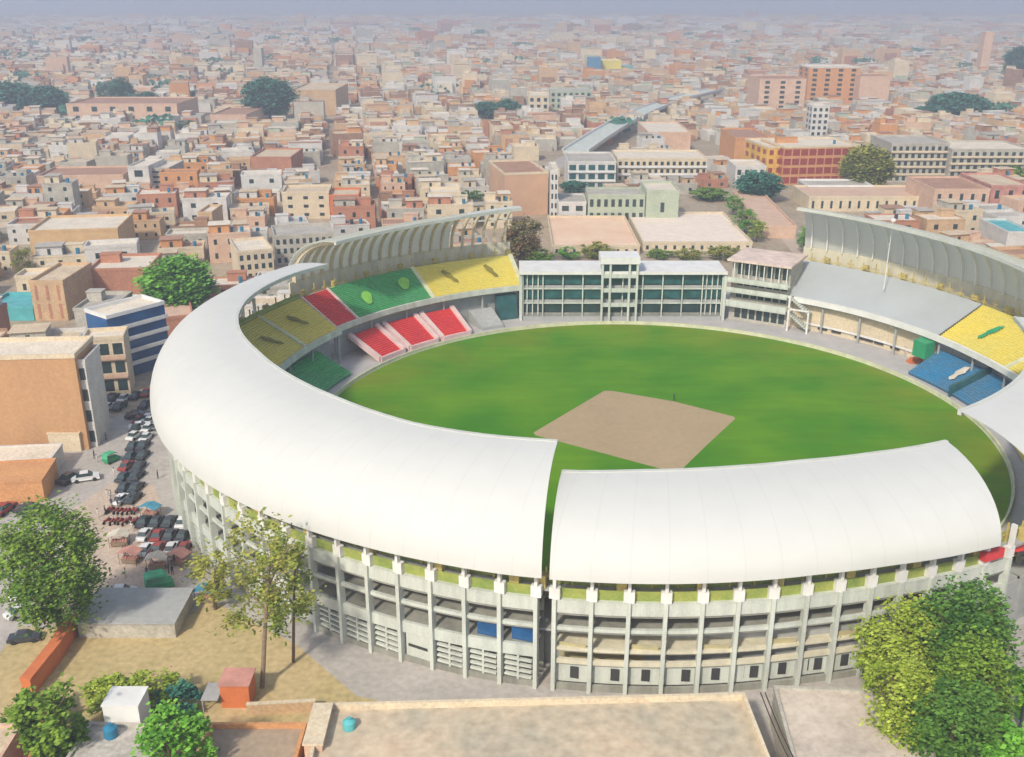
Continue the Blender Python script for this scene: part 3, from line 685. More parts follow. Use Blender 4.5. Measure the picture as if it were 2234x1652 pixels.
bpx('workshop','dark grey shed with a white roof edge in front of the red glazed building','shed',1760,1900,438,404,16,wall='grey',roof='grey',edge=M['white'],wm=M['conc'])
bpx('building','pink walled block right of the overpass','building',1412,1505,335,288,50,wall='pink',roof='pale')
bpx('shed','teal roofed shed at the right edge behind the far right stand','shed',2190,2250,560,505,22,rm=M['teal'],wall='white')
# minaret-like towers far away
for x, yb, yt, nm in ((2145,165,70,'slender pinkish tower on the far right skyline'),(1575-1010,160,105,'dark slim tower among the far trees on the left')):
    bpx('tower', nm, 'tower', x-9, x+9, yb, yt, 12, wall='pink' if x > 1000 else 'grey', storeys=5)
# landmarks on the left
bpx('hangar','long peach walled depot with a pale roof on the left','depot',78,262,572,500,24,rz=R(8),wall='orange',roof='grey',wm=mat('peach_wall',(.60,.40,.21),.9,var=.15),rm=roofs['pale'])
bpx('house','red brick house left of the bright green tree','house',205,330,655,585,18,rz=R(6),wall='brick',roof='pale',bays=0,hut=1)
bpx('shed','teal sheet roofed shed at the left edge','shed',-30,76,700,668,14,rm=M['teal'],wall='grey',wm=M['teal'])
bpx('house','cream house with tall brown pilasters right of the teal shed','house',78,150,700,612,20,wall='tan',roof='dusty',storeys=2,bays=3,ww=.25,wh=.8,gm=walls['brick'])
bpx('showroom','blue glazed showroom with white floor lines, on the corner left of the big roof','shop building',284,345,838,672,9,rz=R(52),yb1=790,wall='white',roof='pale',storeys=5,bays=0,wm=M['blue_glass'],balcony=True,edge=M['white'])
bpx('shop_building','cream corner building with slotted top floor and pink balcony band, beside the blue showroom','shop building',200,284,862,735,7,rz=R(12),wall='cream',roof='pale',storeys=3,bays=3,wh=.6,ww=.7,balcony='pink',gm=M['glass'])
bpx('shop_building','pale blue walled house left of the cream corner building','house',150,196,850,762,14,wall='white',roof='grey',wm=mat('pale_blue_wall',(.32,.40,.52),.8),storeys=3,bays=1,ww=.7)
bpx('shop_building','grey flat roofed block behind the blue showroom','shop building',170,250,738,672,16,wall='grey',roof='grey',storeys=3,bays=0,rm=roofs['grey'],hut=1)
bpx('shop_building','blue framed shop with a white canopy edge, next to the bright green tree','shop building',238,336,712,665,10,rz=R(2),wall='white',roof='pale',wm=M['blue_glass'],edge=M['white'])
bpx('warehouse','large brown windowless warehouse on the left edge facing the plaza','warehouse',-60,192,985,775,11,rz=R(4),wm=M['earth'],rm=roofs['pale'],wall='brown',edge=walls['cream'])
bpx('shop_building','narrow pale shop strip with dark shutters at the right end of the brown warehouse','shop',194,214,975,785,9,rz=R(4),wall='white',roof='pale',storeys=4,bays=1,ww=.7)
bpx('shed','long low cream canopy in front of the brown warehouse','canopy',110,178,985,945,5,wall='cream',roof='pale',foot=False,parapet=.3)
bpx('shed','low white roofed shed left of the plaza','shed',-40,110,1050,1010,8,rz=R(6),wall='white',roof='pale',parapet=.3)
bpx('shed','low orange-brown roofed shed at the left edge by the street','shed',-60,95,1100,1052,9,rz=R(8),wall='orange',roof='rust',rm=walls['orange'],parapet=.3)
bpx('house','long walled compound between the bright green tree and the big roof','house',345,425,742,690,34,rz=R(20),wall='brick',roof='dusty',rm=walls['pink'])
bpx('apartment_block','grey flats with dark window bands behind the left end of the big roof','apartment block',525,600,612,545,18,rz=R(22),wall='cream',roof='pale',storeys=3,bays=5)
bpx('apartment_block','long grey block with rows of dark slits behind the far left roof end','apartment block',605,730,575,510,16,rz=R(16),wall='grey',roof='grey',storeys=3,bays=9)
bpx('house','bright orange painted house among the tan roofs, left of the far left stand','house',722,785,478,425,16,rz=R(5),wm=M['orange'],wall='orange',roof='dusty',bays=2)
bpx('house','cream house with two square windows left of the bright orange house','house',620,720,478,418,16,rz=R(5),wall='cream',roof='dusty',bays=3,ww=.3,wh=.35)
bpx('house','white house with one dark window and louvred side, far left city','house',285,330,418,362,22,wall='white',roof='pale',storeys=2,bays=1,ww=.4)
bpx('house','striped grey stair block right of the white house in the far left city','house',333,374,414,366,22,wall='grey',roof='pale',storeys=4,bays=1,ww=.9,wh=.4)
bpx('warehouse','long pink brick warehouse below the white house, far left city','warehouse',90,270,420,382,26,rz=R(6),wall='pink',roof='rust')
bpx('warehouse','brown cube shaped block in the middle of the left city','building',550,638,388,342,30,wall='brick',roof='dusty')
bpx('warehouse','wide brick block behind the dark trees at far left','building',150,390,268,226,50,wall='pink',roof='rust',storeys=2,bays=6,ww=.3)
bpx('warehouse','plain grey brown block above the middle of the city','building',640,735,252,196,60,wall='tan',roof='dusty')
bpx('warehouse','red roofed block beside the small bright green tree far away','building',462,540,285,250,50,wall='pink',roof='rust',bays=0)
bpx('house','tall tan house at the left behind the far left stand roof','house',438,468,520,462,14,wall='tan',roof='pale',bays=0)
# ------------------------------------------------------------------ foreground, beneath the camera
A = at(742,1560,6)
building('warehouse','wide flat roofed building with a cream parapet, filling the bottom middle of the photo','building',4,61,50,36.4,5.6,R(2.2),'cream','dusty',parapet=.9,rm=mat('stained_roof',(.60,.47,.33),.95,c2=(.38,.35,.27),scale=.08,fine=.45),edge=walls['cream'],foot=False,bays=0)
building('building','pale roofed building at the bottom right, beside the tree clump','building',37.5,70,15.6,30.2,5.2,R(-4),'grey','pale',parapet=.5,rm=mat('blotched_roof',(.62,.53,.44),.95,c2=(.42,.36,.30),scale=.16,fine=.3),foot=False,bays=0)
building('building','tan flat roof left of the wide cream edged roof at the bottom','building',-29.5,74,11,21,4.2,R(0),'orange','dusty',parapet=.7,edge=walls['orange'],rm=mat('tan_roof',(.42,.31,.21),.95,c2=(.33,.26,.19),scale=.15,fine=.3),foot=False,bays=0)
building('building','grey-tan flat roof at the bottom left, beside the bright green tree','building',-46,72,10,24,3.6,R(-3),'grey','grey',parapet=.4,rm=roofs['grey'],foot=False,bays=0)
building('building','pale pink roof in the bottom left corner','building',-64,72,14,24,3.4,R(2),'pink','dusty',parapet=.4,rm=roofs['dusty'],foot=False,bays=0)
e = empty('water_tower', (-22.0,94.3,0), 'squat pink plastered pillar between the two roofs at the bottom', 'pillar'); b = MB(); b.box(-1.0,1.0,-5,1.6,0,6.6); b.build('wall', walls['pink'], e); b = MB(); b.box(-1.15,1.15,-5.15,1.75,6.601,6.9); b.build('cap', walls['cream'], e)
def simple(name, label, cat, loc, fn, m, rz=0, group=None):
    b = MB(); fn(b); o = b.build(name, m, None, loc); o.rotation_euler = (0,0,rz); return tag(o, label, cat, group)
def tank_at(loc, label, r=.8, h=1.5, m='tank_blue'):
    e = empty('water_tank', loc, label, 'water tank'); b = MB(); b.tube((0,0,0),(0,0,h),r,r,14); b.tube((0,0,h),(0,0,h+.35),r,.3,14); b.build('tank_body', M[m], e, smooth=True)
    b = MB(); b.tube((0,0,h+.36),(0,0,h+.5),.28,.28,10); b.build('lid', M[m], e)
tank_at((-18.6,93.2,5.49), 'teal blue water tank at the left corner of the wide cream edged roof', .75, 1.1, 'teal')
tank_at((-46.5,94.2,3.69), 'round blue water tank beside the white box hut at the bottom left', .8, 1.2)
e = empty('roof_hut', (-46,96.2,0), 'white rooftop hut behind the round blue water tank, bottom left', 'hut')
b = MB(); b.box(-2,2.2,0,3.4,0,6.2); b.build('wall', M['white'], e); b = MB(); b.box(-2.1,2.3,-.1,3.5,6.201,6.4); b.build('roof', M['white'], e)
A = at(455,1545); e = empty('kiosk', (A[0]+1.5,A[1],0), 'small orange kiosk with a grey lean-to in the sandy yard', 'kiosk')
b = MB(); b.box(.2,3.8,0,3.2,0,3.4); b.build('wall', M['orange'], e); b = MB(); b.box(0,4,-.2,3.4,3.41,3.6); b.build('roof', M['tarp_pink'], e)
b = MB(); b.box(-2,.1,-1.0,2.4,1.9,2.05); b.box(-1.9,-1.8,-.9,-.8,0,1.9); b.build('lean_to', M['conc'], e)
# orange boundary wall and grey shed row beside the big left tree
def wallrun(name, label, pts, h, t, m, coping=None):
    e = empty(name, (pts[0][0],pts[0][1],0), label, 'wall'); b = MB(); c = MB()
    for (xa,ya),(xb,yb) in zip(pts, pts[1:]):
        L = sqrt((xb-xa)**2+(yb-ya)**2); ux, uy = (xb-xa)/L, (yb-ya)/L
        T = lambda p: (xa-pts[0][0]+ux*p[0]-uy*p[1], ya-pts[0][1]+uy*p[0]+ux*p[1], p[2])
        b.box(0,L,-t/2,t/2,0,h,0,T); c.box(0,L,-t/2-.1,t/2+.1,h+.001,h+.15,0,T)
    b.build('wall_body', m, e); c.build('coping', coping or m, e)
wallrun('boundary_wall', 'orange painted wall running down from the big tree at the left', [at(165,1375),at(125,1440),at(62,1520)], 2.6, 1.3, M['orange'])
wallrun('boundary_wall', 'red painted wall in the bottom left corner', [at(118,1600),at(80,1700)], 2.6, 1.2, M['car_red'], M['orange'])
wallrun('boundary_wall', 'pale wall across the sandy yard behind the orange kiosk', [at(540,1560),at(690,1552)], 1.6, .35, walls['tan'], walls['cream'])
e = empty('shed', (at(172,1395)[0],at(172,1395)[1],0), 'long low grey shed roof between the big left tree and the sandy yard', 'shed')
b = MB(); b.box(0,13.5,.3,8.6,0,2.4); b.build('wall', walls['grey'], e); b = MB(); b.prism([(-.2,0),(13.7,0),(13.7,9),(-.2,9)],2.41,2.62); b.build('roof', M['conc'], e)
# two dark cables along the edge between the bottom roofs
p0 = (29.6,98.5,6.4); p1 = (30.6,84,6.2)
e = empty('cable_pair', (0,0,0), 'pair of dark cables running down between the two bottom roofs', 'cable')
for k in (0, .55):
    b = MB(); pts = [(p0[0]+k+(p1[0]-p0[0])*t/10, p0[1]+(p1[1]-p0[1])*t/10, p0[2]+(p1[2]-p0[2])*t/10-.5*sin(pi*t/10)) for t in range(11)]
    for a_, b_ in zip(pts, pts[1:]): b.tube(a_, b_, .07, n=6)
    b.build('cable', M['wire'], e)
# street lamp by the right-hand trees
lp = at(2216,1625); lh = zat(1258, lp[1])
e = empty('street_lamp', (lp[0],lp[1],0), 'tall dark street lamp with angled arm, before the right edge trees', 'street lamp')
b = MB(); b.tube((0,0,0),(.35,0,lh-.7),.2,.14,8); b.build('pole', M['car_dark'], e)
b = MB(); b.tube((.35,0,lh-.75),(-1.1,0,lh-.05),.09,.08,8); b.build('arm', M['car_dark'], e)
b = MB(); b.box(-2.1,-1.0,-.22,.22,lh-.12,lh+.1); b.build('lamp_head', M['conc'], e)
# gate frame at the right end of the nearest stand
e = empty('gate_frame', P(-59.8,90,0), 'pale concrete gate frame at the right end of the nearest stand', 'gate')
b = MB(); b.box(-.5,.5,-.4,.4,0,13.4); b.build('column', M['fac'], e); b = MB(); b.box(3.4,4.4,-.4,.4,0,13.4); b.build('column', M['fac'], e)
b = MB(); b.box(-.7,4.8,-.6,.6,13.41,14.6); b.build('beam', M['fac'], e)

# ------------------------------------------------------------------ overpass
e = empty('overpass', (at(1290,312)[0],at(1290,312)[1],0), 'grey elevated road curving away through the city right of the middle', 'overpass')
ox, oy = e.location.x, e.location.y
pts = [at(1255,330,8), at(1300,300,8), at(1352,268,8), at(1410,240,8), at(1480,214,8), at(1560,196,8)]
b = MB(); secs = []; c1 = MB()
for i, p in enumerate(pts):
    q0 = pts[max(0,i-1)]; q1 = pts[min(len(pts)-1,i+1)]; L = sqrt((q1[0]-q0[0])**2+(q1[1]-q0[1])**2)
    nx, ny = -(q1[1]-q0[1])/L*6.5, (q1[0]-q0[0])/L*6.5
    secs.append([(p[0]-nx-ox,p[1]-ny-oy,6.4),(p[0]+nx-ox,p[1]+ny-oy,6.4),(p[0]+nx-ox,p[1]+ny-oy,8),(p[0]-nx-ox,p[1]-ny-oy,8)])
    c1.box(p[0]-ox-1,p[0]-ox+1,p[1]-oy-1,p[1]-oy+1,0,6.39)
b.loft(secs); b.build('deck', M['fac'], e)
for s in (0, 1):
    b = MB(); b.loft([[(q[s*1][0],q[s][1],8.01),(q[s][0]*1+(.6 if s == 0 else -.6),q[s][1],8.01),(q[s][0]+(.6 if s == 0 else -.6),q[s][1],9.2),(q[s][0],q[s][1],9.2)] for q in secs]); b.build('railing', M['white'], e)
c1.build('piers', M['conc'], e)
for p in pts: FOOT.append((p[0], p[1], 24))

# ------------------------------------------------------------------ trees
def crown(rx, ry, rz, nclump, nleaf, size, seed, flat=1.0, surf=.55):
    rnd = random.Random(seed); b = MB()
    for c in range(nclump):
        while True:
            x, y, z = rnd.uniform(-1,1), rnd.uniform(-1,1), rnd.uniform(-1,1); d = x*x+y*y+z*z
            if surf*surf*rnd.random()**.5 < d < 1: break
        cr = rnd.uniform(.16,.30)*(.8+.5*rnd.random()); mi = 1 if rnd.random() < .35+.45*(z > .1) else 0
        for k in range(nleaf):
            g = [rnd.gauss(0,.5)*cr for _ in range(3)]
            p = ((x+g[0])*rx, (y+g[1])*ry, (z+g[2]*.7)*rz)
            a = rnd.uniform(0,2*pi); t = rnd.uniform(-.8,.8); s = size*rnd.uniform(.6,1.3)
            ux, uy, uz = cos(a)*s, sin(a)*s, t*s*.5; vx, vy, vz = -sin(a)*s*.6*cos(t), cos(a)*s*.6*cos(t), sin(t)*s*.7
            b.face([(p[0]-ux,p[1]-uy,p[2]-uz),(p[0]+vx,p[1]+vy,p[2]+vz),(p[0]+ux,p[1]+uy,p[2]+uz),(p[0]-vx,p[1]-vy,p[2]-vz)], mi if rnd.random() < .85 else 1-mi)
    return b
def trunk(h, r, reach, seed, nl=6, base=.45):
    rnd = random.Random(seed+99); b = MB(); p = (0,0,0); lean = (rnd.uniform(-.06,.06), rnd.uniform(-.06,.06))
    q = (h*lean[0], h*lean[1], h*.5); b.tube(p, q, r, r*.75, 8); t = (h*lean[0]*2, h*lean[1]*2, h*.9); b.tube(q, t, r*.75, r*.3, 8)
    for i in range(nl):
        k = base+(.85-base)*i/nl; s = (h*lean[0]*2*k, h*lean[1]*2*k, h*k); a = i*2.4+rnd.random(); L = reach*rnd.uniform(.6,1)
        m_ = (s[0]+cos(a)*L*.5, s[1]+sin(a)*L*.5, s[2]+h*.12); n_ = (s[0]+cos(a)*L, s[1]+sin(a)*L, s[2]+h*.28)
        b.tube(s, m_, r*.42, r*.28, 6); b.tube(m_, n_, r*.28, r*.08, 6)
    return b
TPL = {}
def tree(X, Y, h, rx, kind, label, dense=1.0, seed=1, group=None, cfrac=.62, size=None, name='tree', bark='bark', z=0, ry=None, tr=.028):
    e = empty(name, (X,Y,z), label, 'tree', group)
    rzr = h*cfrac/2; cz = h-rzr
    vol = max(1, rx*rx*rzr); nc = int(min(300, (22+vol*.28))*dense); sz = size or max(.22, rx*.07)
    trunk(h*.9, max(.12, h*tr), rx*.75, seed).build('trunk', M[bark], e)
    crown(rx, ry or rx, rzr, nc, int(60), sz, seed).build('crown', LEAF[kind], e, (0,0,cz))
    return e
def tpx(x, yb, yt, wpx, kind, label, **k):
    A = at(x, yb); Y = A[1]; h = zat(yt, Y); s = sqrt(A[0]**2+Y**2+CAMH**2)
    d = Y*cos(PITCH)+CAMH*sin(PITCH); rx = wpx/2*d/FPX
    FOOT.append((A[0], A[1], rx+1))
    return tree(A[0], A[1]+(0 if k.get('nofit') else 0), h, rx, kind, label, **{a: b_ for a, b_ in k.items() if a != 'nofit'})
# the big foreground trees
tpx(140,1392,1108,205,'mid','large bushy dark green tree in front of the plaza, left foreground',seed=3,dense=1.5,cfrac=.86,size=.30)
tpx(572,1500,1150,250,'olive','sparse olive-yellow tree with a bare forked trunk in front of the stadium facade',seed=5,dense=.30,tr=.014,cfrac=.62,size=.30,bark='bark_grey')
tpx(640,1445,1165,130,'lime','thin light green tree against the left facade columns',seed=6,dense=.6,tr=.012,cfrac=.8,size=.3)
tpx(470,1330,1210,90,'olive','low olive bush tree at the left foot of the stadium',seed=16,dense=.7,cfrac=.85,size=.3)
tpx(1965,1545,1325,200,'lime','yellow-green round tree on the left side of the right hand tree clump',seed=8,dense=2.1,cfrac=.85,size=.28)
tpx(1945,1660,1440,160,'lime','lower yellow-green tree at the front left of the right hand clump',seed=9,dense=2.0,cfrac=.85,size=.27)
tpx(2065,1560,1285,205,'dark','tall dark green tree behind the yellow-green ones in the right hand clump',seed=10,dense=2.3,cfrac=.88,size=.30)
tpx(2095,1660,1400,165,'mid','mid green tree with lighter top in the centre of the right hand clump',seed=11,dense=2.0,cfrac=.85,size=.28)
tpx(2245,1600,1400,90,'bright','bright green tree at the right edge beside the street lamp',seed=12,dense=1.3,cfrac=.85,size=.36)
tpx(2060,1720,1500,190,'dark','shaded dark green tree at the front of the right hand clump',seed=13,dense=2.0,cfrac=.8,size=.30)
tpx(2210,1800,1590,160,'bright','small bright green tree in the bottom right corner',seed=14,dense=1.3,cfrac=.85,size=.36)
tpx(400,1740,1545,150,'bright','bright green tree at the bottom between two flat roofs',seed=15,dense=1.4,cfrac=.85,size=.34)
tpx(130,1680,1500,130,'mid','dark green tree leaning over the bottom left roofs',seed=17,dense=1.3,cfrac=.85,size=.36)
for i, (x, yb, yt, w, k, s) in enumerate([(80,1580,1530,120,'mid','dark green hedge bush nearest the left edge above the bottom left roofs'),(240,1545,1490,110,'lime','yellow-green hedge bush left of the white rooftop hut'),(330,1545,1480,130,'lime','leafy yellow-green bush behind the white rooftop hut'),(390,1555,1500,90,'teal','bluish green bush at the right end of the hedge')]):
    tpx(x,yb,yt,w,k,s,seed=30+i,dense=1.5,cfrac=.95,size=.28,name='bush',group='bushes of the hedge at the bottom left')
# trees round and behind the stadium
TL = [
 (395,690,566,140,'bright','broad bright green tree beside the walled compound left of the big roof',1.6),
 (355,700,640,70,'dark','dark green tree under the broad bright green one',1.2),
 (1140,585,470,80,'autumn','rust coloured tall tree at the right end of the far left stand',1.3),
 (1175,590,545,70,'mid','green shrub tree just right of the rust coloured tree',1.3),
 (1300,562,530,70,'olive','olive shrub tree behind the left half of the pavilion roof',1.2),
 (1240,566,538,50,'bright','small bright shrub behind the left end of the pavilion roof',1.2),
 (1500,566,545,60,'olive','dry olive bush behind the right half of the pavilion',1.1),
 (1580,566,538,70,'olive','yellowish bush beside the media block roof',1.1),
 (1440,562,545,60,'mid','small green bush right of the pavilion tower roof',1.1),
 (1760,552,492,48,'bright','small round green tree at the left end of the far right roof',1.6),
 (1600,470,425,40,'bright','small green tree at the head of the planted lane',1.2),
 (1625,510,455,50,'bright','green tree in the middle of the planted lane',1.2),
 (1650,528,480,46,'lime','light green tree at the near end of the planted lane',1.2),
 (1655,440,376,90,'teal','dark bluish green tree in front of the red glazed building',1.6),
 (1885,420,322,100,'olive','olive green tree covering the right end of the red glazed building',1.5),
 (1775,425,402,60,'teal','low dark tree at the foot of the red glazed building',1.2),
 (2190,400,362,110,'mid','green tree in front of the gallery flats at the right edge',1.2),
 (2080,430,400,50,'mid','small green tree between the gallery flats and the pink block',1.2),
 (1545,435,412,80,'mid','green treetops between the pale green hall and the lane',1.2),
 (1250,420,395,60,'teal','teal green tree by the arched glazing wing',1.2),
 (1430,470,430,40,'mid','green tree against the hall gable',1.0),
 (2085,258,205,110,'teal','bluish green tree mass far away on the right',1.3),
 (2030,262,232,70,'teal','small teal tree left of the far right tree mass',1.2),
 (2215,190,100,60,'teal','dark teal trees on the far right edge of the skyline',1.3),
 (1066,258,222,60,'teal','left one of the two green trees in the far middle',1.2),
 (1105,258,218,64,'teal','right one of the two green trees in the far middle',1.2),
 (590,262,172,100,'teal','dark domed tree far away above the left city',1.4),
 (612,262,216,44,'bright','small bright green tree under the dark domed tree',1.2),
 (20,250,180,100,'teal','dark teal tree at the far left edge',1.4),
 (95,250,190,100,'teal','wide dark teal tree second from the far left edge',1.4),
 (228,228,180,30,'teal','thin cypress like tree far away on the left',1.2),
 (268,232,172,50,'teal','dark tree right of the thin cypress like one',1.2),
 (325,238,200,50,'teal','low dark tree right of the far left brick block',1.2),
 (420,225,198,60,'teal','grey green tree far away between two pale blocks',1.2),
 (590,455,430,30,'dark','dark small tree among the tan roofs on the left',1.0),
 (60,610,538,50,'olive','olive tree left of the peach walled depot',1.2),
 (1030,440,415,50,'dark','dark bush on a roof edge above the far left stand',1.0),
 (410,290,262,40,'teal','small grey green tree in the left middle distance',1.0)]
for i, (x, yb, yt, w, k, s, dn) in enumerate(TL):
    tpx(x, yb, yt, w, k, s, seed=50+i, dense=min(dn, .9 if yb < 300 else dn), cfrac=.85)

# ------------------------------------------------------------------ vehicles, stalls and people on the plaza
def car_tpl(bm, van=False):
    e = empty('car', (0,0,0), 'x', 'car'); b = MB(); L, Wd = 4.3, 1.7
    zt = .95 if not van else 1.1
    prof = [(-L/2,.35),(-L/2,.78),(-L/2+.15,.9),(-L/4,zt),(L/4+.2,zt),(L/2-.1,.8),(L/2,.6),(L/2,.35)]
    b.loft([[(x,-Wd/2+.08,z) for x,z in prof],[(x,-Wd/2,z*.97) for x,z in prof],[(x,Wd/2,z*.97) for x,z in prof],[(x,Wd/2-.08,z) for x,z in prof]]); b.build('body', bm, e)
    b = MB(); top = 1.45 if not van else 1.9; p2 = [(-L*.42 if van else -L*.33,zt-.05),(-L*.38 if van else -L*.2,top),(L*.12 if not van else L*.28,top),(L*.27 if not van else L*.38,zt-.05)]
    b.loft([[(x,-Wd/2+.1,z) if z < top else (x,-Wd/2+.22,z) for x,z in p2],[(x,Wd/2-.1,z) if z < top else (x,Wd/2-.22,z) for x,z in p2]]); b.build('window', M['glass'], e)
    b = MB(); b.box(p2[1][0]+.05,p2[2][0]-.05,-Wd/2+.24,Wd/2-.24,top+.002,top+.04); b.build('roof_panel', bm, e)
    for sx in (-1,1):
        for sy in (-1,1):
            b = MB(); b.tube((sx*L*.31,sy*(Wd/2-.2),.32),(sx*L*.31,sy*(Wd/2+.02),.32),.32,n=12); b.build('wheel', M['rubber'], e)
    return e
def rick_tpl(bm):
    e = empty('auto_rickshaw', (0,0,0), 'x', 'rickshaw')
    b = MB(); p = [(-1.3,.3),(-1.35,.9),(.3,.9),(1.1,.8),(1.3,.35)]; b.loft([[(x,-.62,z) for x,z in p],[(x,.62,z) for x,z in p]]); b.build('body', bm, e)
    b = MB(); p = [(-1.3,.95),(-1.25,1.65),(-.9,1.8),(.4,1.75),(.75,1.4),(.7,1.35),(.35,1.6),(-.9,1.65),(-1.15,1.5),(-1.15,.95)]; b.loft([[(x,-.62,z) for x,z in p],[(x,.62,z) for x,z in p]]); b.build('canopy', M['tarp_green'], e)
    for x, y in ((1.0,0),(-.9,-.55),(-.9,.55)):
        b = MB(); b.tube((x,y-.07,.25),(x,y+.07,.25),.25,n=10); b.build('wheel', M['rubber'], e)
    return e
def stall_tpl(cm):
    e = empty('market_stall', (0,0,0), 'x', 'stall')
    for sx in (-1,1):
        for sy in (-1,1):
            b = MB(); b.tube((sx*1.4,sy*.9,0),(sx*1.4,sy*.9,2.2),.05,n=6); b.build('pole', M['bark_grey'], e)
    b = MB(); p = [(-1.7,2.1),(0,2.65),(1.7,2.1),(1.7,2.04),(0,2.59),(-1.7,2.04)]; b.loft([[(x,-1.2,z) for x,z in p],[(x,1.2,z-.12) for x,z in p]]); b.build('canopy', cm, e)
    b = MB(); b.box(-1.3,1.3,-.7,.7,.75,.85); b.box(-1.25,1.25,-.65,.65,.2,.74); b.build('counter', M['bark_grey'], e)
    b = MB()
    rn = random.Random(2)
    for i in range(6): b.box(-1.2+i*.42,-.9+i*.42,-.5,.4,.86,.98+.12*rn.random())
    b.build('goods', M['tarp_pink'], e)
    return e
def moto_tpl():
    e = empty('motorcycle', (0,0,0), 'x', 'motorcycle')
    for x in (-.62,.62):
        b = MB(); b.tube((x,-.05,.3),(x,.05,.3),.3,n=12); b.build('wheel', M['rubber'], e)
    b = MB(); p = [(-.75,.75),(-.1,.72),(.1,.85),(.4,.82),(.45,.5),(.15,.35),(-.2,.35),(-.45,.5)]; b.loft([[(x,-.12,z) for x,z in p],[(x,.12,z) for x,z in p]]); b.build('body', M['car_red'], e)
    b = MB(); b.tube((.62,0,.3),(.42,0,1.0),.04,n=6); b.tube((.42,-.33,1.0),(.42,.33,1.0),.025,n=6); b.build('handlebar', M['car_dark'], e)
    return e
def person_tpl(cm, step=.12):
    me = bpy.data.meshes.new('body')
    V = [(0,0,.92),(0,0,1.15),(0,0,1.38),(0,0,1.50),(0,.01,1.64),
         (-.19,0,1.40),(-.25,.03,1.12),(-.24,-.06,.88),(.19,0,1.40),(.25,.03,1.12),(.24,.10,.88),
         (-.10,0,.88),(-.11,step*.6,.50),(-.11,step,.06),(.10,0,.88),(.11,-step*.2,.50),(.11,-step,.06),(-.11,step+.14,.03),(.11,-step+.14,.03)]
    Ed = [(0,1),(1,2),(2,3),(3,4),(2,5),(5,6),(6,7),(2,8),(8,9),(9,10),(0,11),(11,12),(12,13),(0,14),(14,15),(15,16),(13,17),(16,18)]
    rad = [.15,.14,.15,.06,.105,.06,.045,.035,.06,.045,.035,.095,.065,.045,.095,.065,.045,.035,.035]
    me.from_pydata(V, Ed, []); o = bpy.data.objects.new('tmp', me); col.objects.link(o)
    m = o.modifiers.new('s','SKIN'); s = o.modifiers.new('u','SUBSURF'); s.levels = 1
    for i, sv in enumerate(me.skin_vertices[0].data): sv.radius = (rad[i], rad[i]*.8); sv.use_root = (i == 0)
    dg = bpy.context.evaluated_depsgraph_get(); m2 = bpy.data.meshes.new_from_object(o.evaluated_get(dg)); bpy.data.objects.remove(o)
    m2.materials.clear(); m2.materials.append(cm); m2.materials.append(M['skin'])
    for pl in m2.polygons:
        c = pl.center
        pl.material_index = 1 if (c.z > 1.5 or (abs(c.x) > .2 and c.z < .93)) else 0; pl.use_smooth = True
    e = empty('person', (0,0,0), 'x', 'person')
    m2.name = 'body'; ob = bpy.data.objects.new('body', m2); col.objects.link(ob); ob.parent = e
    b = MB(); b.tube((0,0,1.69),(0,-.01,1.78),.105,.05,10); b.tube((0,-.05,1.60),(0,-.02,1.70),.09,.1,10); b.build('hair', M['car_dark'], e, smooth=True)
    return e
first = {}
ordn = ['first','second','third','fourth','fifth','sixth','seventh','eighth','ninth','tenth','eleventh','twelfth']
def place(key, mk, px, py, rz, label, group, z=0, s=1):
    if key not in first: first[key] = o = mk()
    else: o = copy_tree(first[key])
    A = at(px, py, z); o.location = (A[0],A[1],z+.03); o.rotation_euler = (0,0,R(rz)); o.scale = (s,s,s); o['label'] = label; o['group'] = group
    return o
cw = lambda: car_tpl(M['car_white']); cd = lambda: car_tpl(M['car_dark']); cr = lambda: car_tpl(M['car_red']); vn = lambda: car_tpl(M['car_white'], True)
G = 'vehicles standing round the plaza'
place('cd',cd,152,1050,70,'dark car parked on the grey street below the warehouse',G,s=1.15)
place('cw',cw,188,1048,20,'white car beside the dark one below the warehouse',G,s=1.15)
place('cd',cd,300,912,10,'lone dark car on the open plaza left of the big roof',G,s=1.15)
place('cw',cw,305,935,15,'lone white car just in front of the dark car on the open plaza',G)
place('vn',vn,62,1300,60,'white van left of the big foreground tree',G,s=1.2)
place('cw',cw,45,1340,55,'white car parked behind the white van, left edge',G)
place('cd',cd,66,1118,5,'small dark car above the big foreground tree',G,s=1.15)
place('cr',cr,10,1118,80,'dark red car at the left edge above the big tree',G,s=1.15)
place('cd',cd,35,1185,5,'dark car half hidden by the left side of the big tree',G)
place('cw',cw,265,1300,8,'white car parked along the grey shed right of the big tree',G,s=1.1)
place('cd',cd,228,1312,8,'dark car parked left of the white one by the grey shed',G)
place('cd',cd,55,1398,12,'dark car on the dirt lane left of the orange wall',G)
rk = lambda: rick_tpl(M['car_green'])
place('rk',rk,350,1285,25,'green auto rickshaw standing alone right of the big tree',G,s=1.6)
place('rk',rk,245,1008,60,'green auto rickshaw in the middle of the plaza',G,s=1.2)
QS = [('sp',286,1228,'salmon'),('sb',330,1128,'blue'),('sc',262,1190,'cream'),('sp',392,1232,'salmon'),('sc',345,1240,'cream'),('sb',452,1312,'blue')]
cms = dict(sp='tarp_pink', sb='tarp_blue', sc='tarp_cream')
QL = ['salmon roofed market stall nearest the big tree','blue roofed market stall behind the rows of parked cars','cream roofed market stall right beside the big tree crown','salmon roofed market stall at the foot of the stadium columns','cream roofed market stall between the two salmon ones','blue canopy in the yard under the olive tree']
for (k, x, y, c), lb in zip(QS, QL):
    place(k, lambda k=k: stall_tpl(M[cms[k]]), x, y, random.uniform(-25,25), lb, 'stalls of the street market', s=1.0)
rw = ['back','middle','front']; nm_ = dict(cd='dark', cw='white', cr='dark red')
